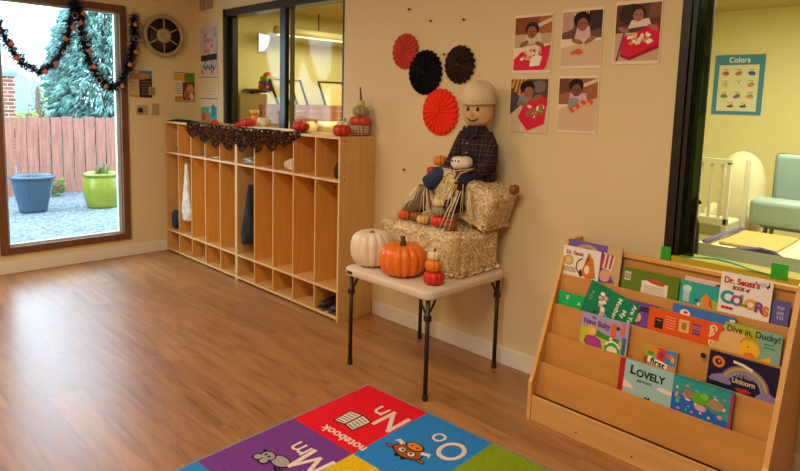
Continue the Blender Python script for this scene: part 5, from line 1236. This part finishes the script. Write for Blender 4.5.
simple('chair_platform', 'low wooden platform under the chairs in the back room', 'platform', lambda b: b.box(.1, .75, .62, 1.75, 0, .898, mat('platform_wood', 'a8885a', .6)))
def lowwall(b):
    b.box(.80, .86, .20, 2.6, 0, 1.40, plaid_mat('red_plaid_brick', 'a8705c', [(2, 14, .2, .12, 'c8a890'), (1, 6, 0, .06, 'c8a890'), (1, 6, .5, .3, '9a5c50')]))
simple('low_partition', 'low reddish plaid partition in front of the chairs in the back room', 'partition', lowwall)
cs = [(1.0, .33, 1.19, 'pale yellow bolster cushion lying left of the mullion in the back room'), (1.0, .715, 1.19, 'pale yellow bolster cushion lying right of the mullion in the back room')]
for x_, y_, z_, lab in cs:
    t = thing('bolster_cushion', lab, 'cushion', (x_, y_, z_-.07), group='bolster cushions in the back room')
    b = MB(); b.tube([(0, 0, .062), (.0, .01, .07), (0, .32, .07), (0, .33, .062)], [.045, .062, .062, .045], mat('pale_yellow_fabric', 'e0d09a', .8), seg=18); b.build('body', t)
    b = MB()
    for yy in (.015, .315): b.tube([(.063*math.cos(2*PI*k/20), yy, .07+.063*math.sin(2*PI*k/20)) for k in range(20)], .004, mat('cream_piping', 'efe6c8', .7), seg=5, closed=True)
    b.build('piping', t)
simple('window_bench', 'pale wooden bench under the bolster cushions in the back room', 'bench', lambda b: b.box(.88, 1.12, .22, 1.5, 0, 1.127, mat('bench_wood', 'c8ac70', .6)))
lt = thing('tube_light', 'long white tube light hanging on a rod in the left back room', 'light', (.3, 1.2, 2.07), (0, 0, PI/2))
b = MB(); b.tube([(-.55, 0, .16), (.62, 0, -.06)] if False else [(-.5, 0, .06), (.75, 0, .06)], .042, mat('lamp_white_enamel', 'd8cc9c', .35), seg=14); b.build('housing', lt)
b = MB(); b.tube([(.04, 0, .1), (.04, 0, .278)], .006, DARKP, seg=6); b.tube([(-.42, 0, .1), (-.42, 0, .278)], .006, DARKP, seg=6); b.build('rod', lt)
b = MB(); b.tube([(-.48, -.006, .022), (.73, -.006, .022)], .014, mat('lit_tube', 'fff2c8', .4, emit=.9), seg=10); b.build('lamp_tube', lt)

# ---- room behind window 3
def cposter(x, z, w_, h_, label, words=True):
    def art(b, M):
        R_(b, M, -w_*.40, w_*.40, -h_*.44, h_*.33, 'ded8b8', .0012)
        if words: b.text('Colors', h_*.13, 0, h_*.37, flat('e8ecdc'), M, .002, 'CENTER', w_*.42, .0015)
        cols = [['c05a4a', 'b8764e', '3a5a9a'], ['c8c46a', 'e0d8b8', 'd8806a'], ['6a9a4a', '7a6aa8', 'b89468']]
        for r in range(3):
            for c in range(3):
                cx, cz = (c-1)*w_*.26, h_*(.19-.19*r)
                b.ell(cx, cz, w_*.075, h_*.035, flat(cols[r][c]), M, .0018, rot=random.uniform(-.4, .4), wob=.08); b.ell(cx+w_*.02, cz+h_*.03, w_*.012, h_*.015, flat('4a6a3a'), M, .002)
                b.line([(cx-w_*.05, cz+h_*.065), (cx+w_*.05, cz+h_*.065)], h_*.012, flat('9a9478'), M, .0018)
        for c in (-.12, .14): b.ell(c*w_, -h_*.36, w_*.07, h_*.022, flat('5a5a5c'), M, .0018, wob=.1); b.ell(c*w_+w_*.03, -h_*.335, w_*.02, h_*.014, flat('6a6a6c'), M, .002); b.line([(c*w_-w_*.05, -h_*.30), (c*w_+w_*.05, -h_*.30)], h_*.01, flat('9a9478'), M, .0018)
    M = Matrix.Translation((x, 3.294, z))
    def f(b): b.box(-w_/2, w_/2, 0, .003, -h_/2, h_/2, flat('4a88b0'), M); art(b, M)
    simple('colors_poster' if words else 'chart_poster', label, 'poster', f)
cposter(3.775, 1.69, .41, .535, 'blue bordered Colors poster on the yellow far wall through the right window')
cposter(3.33, 1.68, .38, .535, 'blue bordered chart poster half hidden by the dark jamb, left of the Colors poster', False)
WC = mat('crib_white', 'd8d4c0', .5)
cr_ = thing('white_crib', 'white slatted crib standing in the back room behind the right window', 'crib', (3.50, 1.80, 0))
b = MB(); b.box(0, .72, 0, .035, 1.085, 1.12, WC); b.box(0, .72, 0, .035, .66, .70, WC); b.build('rail', cr_)
for k in range(10): b = MB(); b.box(.045+k*.067, .062+k*.067, .008, .026, .69, 1.09, WC); b.build('slat', cr_)
for x_ in (0, .69):
    for y_ in (0, .42): b = MB(); b.box(x_, x_+.03, y_, y_+.03, 0, 1.1, WC, bev=.004); b.build('post', cr_)
b = MB(); b.box(.03, .69, .04, .42, .56, .66, mat('crib_mattress', 'c8d0b0', .8), bev=.02); b.build('mattress', cr_)
ac = thing('cream_armchair', 'cream rounded armchair under a pale cover beside the white crib', 'armchair', (4.09, 2.45, 0))
CRM = mat('cream_cover', 'e6dcbc', .85, var=.1, vscale=8, bump=.3, bscale=30)
b = MB(); R = []
for i in range(15):
    u = i/14; u = 1-(1-u)**1.5; w_ = max(.012, .165*(1-max(0, (u-.5)/.5)**3.2)**.5)
    R.append([Vector((w_*math.copysign(abs(math.cos(a))**.8, math.cos(a))-.03*u+.02, .1+w_*.75*math.copysign(abs(math.sin(a))**.8, math.sin(a)), .42+.72*u)) for a in [2*PI*k/26 for k in range(26)]])
b.rings(R, CRM); b.build('backrest', ac)
b = MB(); b.box(-.16, .16, -.15, .15, .28, .45, CRM, bev=.05); b.build('seat', ac)
b = MB(); b.box(-.16, .16, -.12, .14, 0, .28, mat('armchair_skirt', 'cfc29a', .9), bev=.02); b.build('base', ac)
b = MB(); b.blob((.14, .0, .66), (.05, .17, .12), CRM, 16, 10, None, .03); b.build('arm', ac); b = MB(); b.blob((-.17, .0, .62), (.05, .16, .1), CRM, 16, 10, None, .03); b.build('arm', ac)
HC = mat('grey_blue_plastic', '8fa8a8', .45)
def highchair(x, y, label, sc=1.):
    t = thing('high_chair', label, 'high chair', (x, y, 0), group='grey blue high chairs in the back room')
    b = MB(); b.box(-.15, .15, .1, .15, .72, 1.17, HC, bev=.035); b.build('backrest', t)
    b = MB(); b.box(-.16, .16, -.13, .12, .66, .74, HC, bev=.03); b.build('seat', t)
    b = MB(); b.box(-.19, .17, -.28, -.10, .70, .88, HC, bev=.04); b.build('tray', t)
    for sx in (-1, 1):
        for sy in (-1, 1): b = MB(); b.tube([(sx*.12, sy*.08, .66), (sx*.2, sy*.2, 0)], .014, HC, seg=8); b.build('leg', t)
highchair(4.55, 2.02, 'grey blue high chair, the nearer one at the right edge of the window')
highchair(5.0, 2.05, 'grey blue high chair further right, partly beyond the picture edge')
ct = thing('changing_table', 'low cream table with a purple edge strip behind the right window', 'table', (4.62, 1.05, 0))
TT = mat('cream_table_top', 'e6ddba', .5)
b = MB(); b.box(-.36, .75, -.5, .67, .62, .65, TT, bev=.01); b.build('tabletop', ct)
for sx in (-.31, .69):
    for sy in (-.44, .61): b = MB(); b.tube([(sx, sy, .62), (sx, sy, 0)], .022, mat('table_leg_grey', '8a8a80', .5), seg=10); b.build('leg', ct)
mtb = simple('tan_play_mat', 'tan padded mat on the cream table behind the right window', 'mat', lambda b: b.box(4.37, 4.68, 1.16, 1.68, .651, .670, mat('tan_vinyl_mat', 'c9ab68', .5), bev=.008))
simple('purple_strap', 'purple strap lying diagonally over the cream table', 'strap', lambda b: b.tube([(4.325, 1.06, .672), (4.335, 1.35, .68), (4.345, 1.70, .672)], .018, mat('purple_webbing', '6a5a96', .7), seg=8, flatten=.5))
simple('navy_tube', 'dark navy curved tube along the near edge of the cream table', 'tube', lambda b: b.tube([(4.47, .88, .668), (4.55, 1.0, .672), (4.62, 1.07, .675), (4.70, 1.02, .675), (4.79, .88, .668)], .016, mat('navy_foam', '34345a', .6), seg=10))
simple('olive_band_block', 'olive brown block added for the dark frame and reflection band at the right interior window', 'bench', lambda b: (b.box(4.3, 5.9, .14, .50, 0, .775, mat('olive_band', '55542a', .5, var=.3, vscale=3, stretch=(.5, 3, 3)))))  # added block, its dark olive stands for frame and reflection at the window's foot
bk_ = thing('black_bottle', 'black bottle shaped object standing at the left corner behind the right window', 'bottle', (4.53, .20, .776))
b = MB(); b.lathe([(.0, 0), (.04, 0), (.042, .02), (.04, .14), (.025, .18), (.02, .2)], mat('black_plastic', '15160f', .35), seg=20); b.build('body', bk_)
b = MB(); b.tube([(0, 0, .19), (.0, 0, .23), (.02, 0, .262), (.035, 0, .24)], [.022, .02, .016, .01], MATS['black_plastic'], seg=10); b.build('spout', bk_)

# ================================================================== LIGHT
wd = bpy.data.worlds.new('sky'); SC.world = wd; wd.use_nodes = True
bg = wd.node_tree.nodes['Background']; bg.inputs[0].default_value = (.62, .80, 1, 1); bg.inputs[1].default_value = 7.2
def area(name, loc, rot, sx, sy, power, col):
    l = bpy.data.lights.new(name, 'AREA'); l.shape = 'RECTANGLE'; l.size = sx; l.size_y = sy; l.energy = power; l.color = col
    o = bpy.data.objects.new(name, l); COL.objects.link(o); o.location = loc; o.rotation_euler = rot; return o
WARM = (1, .80, .56)
for k, (x, y) in enumerate(((1.8, -2.4), (4.6, -2.2), (4.6, -4.6), (1.8, -4.6))):
    fx_ = thing('ceiling_light', 'flat white ceiling light panel outside the picture', 'ceiling light', (x, y, 2.6), group='ceiling light panels')
    b = MB(); b.box(-.62, .62, -.32, .32, -.02, .018, WHITE); b.build('frame', fx_)
    area('ceiling_lamp', (x, y, 2.57), (0, 0, 0), 1.2, .6, [30, 34, 26, 20][k], (1, .83, .62))
area('back_room_lamp', (1.5, 1.3, 2.33), (0, 0, 0), 1.6, .8, 38, (1, .86, .50))
area('play_room_lamp', (5.0, 1.6, 2.33), (0, 0, 0), 1.6, .8, 62, (1, .92, .66))

# ================================================================== CAMERA
f, py, yaw, pitch, roll = 609.1176, 175.0946, .7816, -.1176, .0279
cam = bpy.data.cameras.new('camera'); co = bpy.data.objects.new('camera', cam); COL.objects.link(co); SC.camera = co
cyw, syw = math.cos(yaw), math.sin(yaw)
F = Vector((-syw*math.cos(pitch), cyw*math.cos(pitch), math.sin(pitch))); Rv = Vector((cyw, syw, 0)); Uv = Rv.cross(F)
cr, sr = math.cos(roll), math.sin(roll)
R2 = cr*Rv+sr*Uv; U2 = -sr*Rv+cr*Uv
M = Matrix((R2, U2, -F)).transposed().to_4x4(); M.translation = Vector((5.5439, -2.7694, 1.4426)); co.matrix_world = M
cam.sensor_fit = 'HORIZONTAL'; cam.sensor_width = 36; cam.lens = f/800*36; cam.shift_y = -(235.5-py)/800
cam.clip_start = .05; cam.clip_end = 200
SC.view_settings.view_transform = 'Standard'; SC.view_settings.look = 'None'; SC.view_settings.gamma = 1; SC.view_settings.use_curve_mapping = False
SC.view_settings.exposure = 0.42
SC.cycles.use_denoising = True; SC.cycles.max_bounces = 8; SC.cycles.diffuse_bounces = 5; SC.cycles.glossy_bounces = 4; SC.cycles.transparent_max_bounces = 16
SC.cycles.sample_clamp_indirect = 6
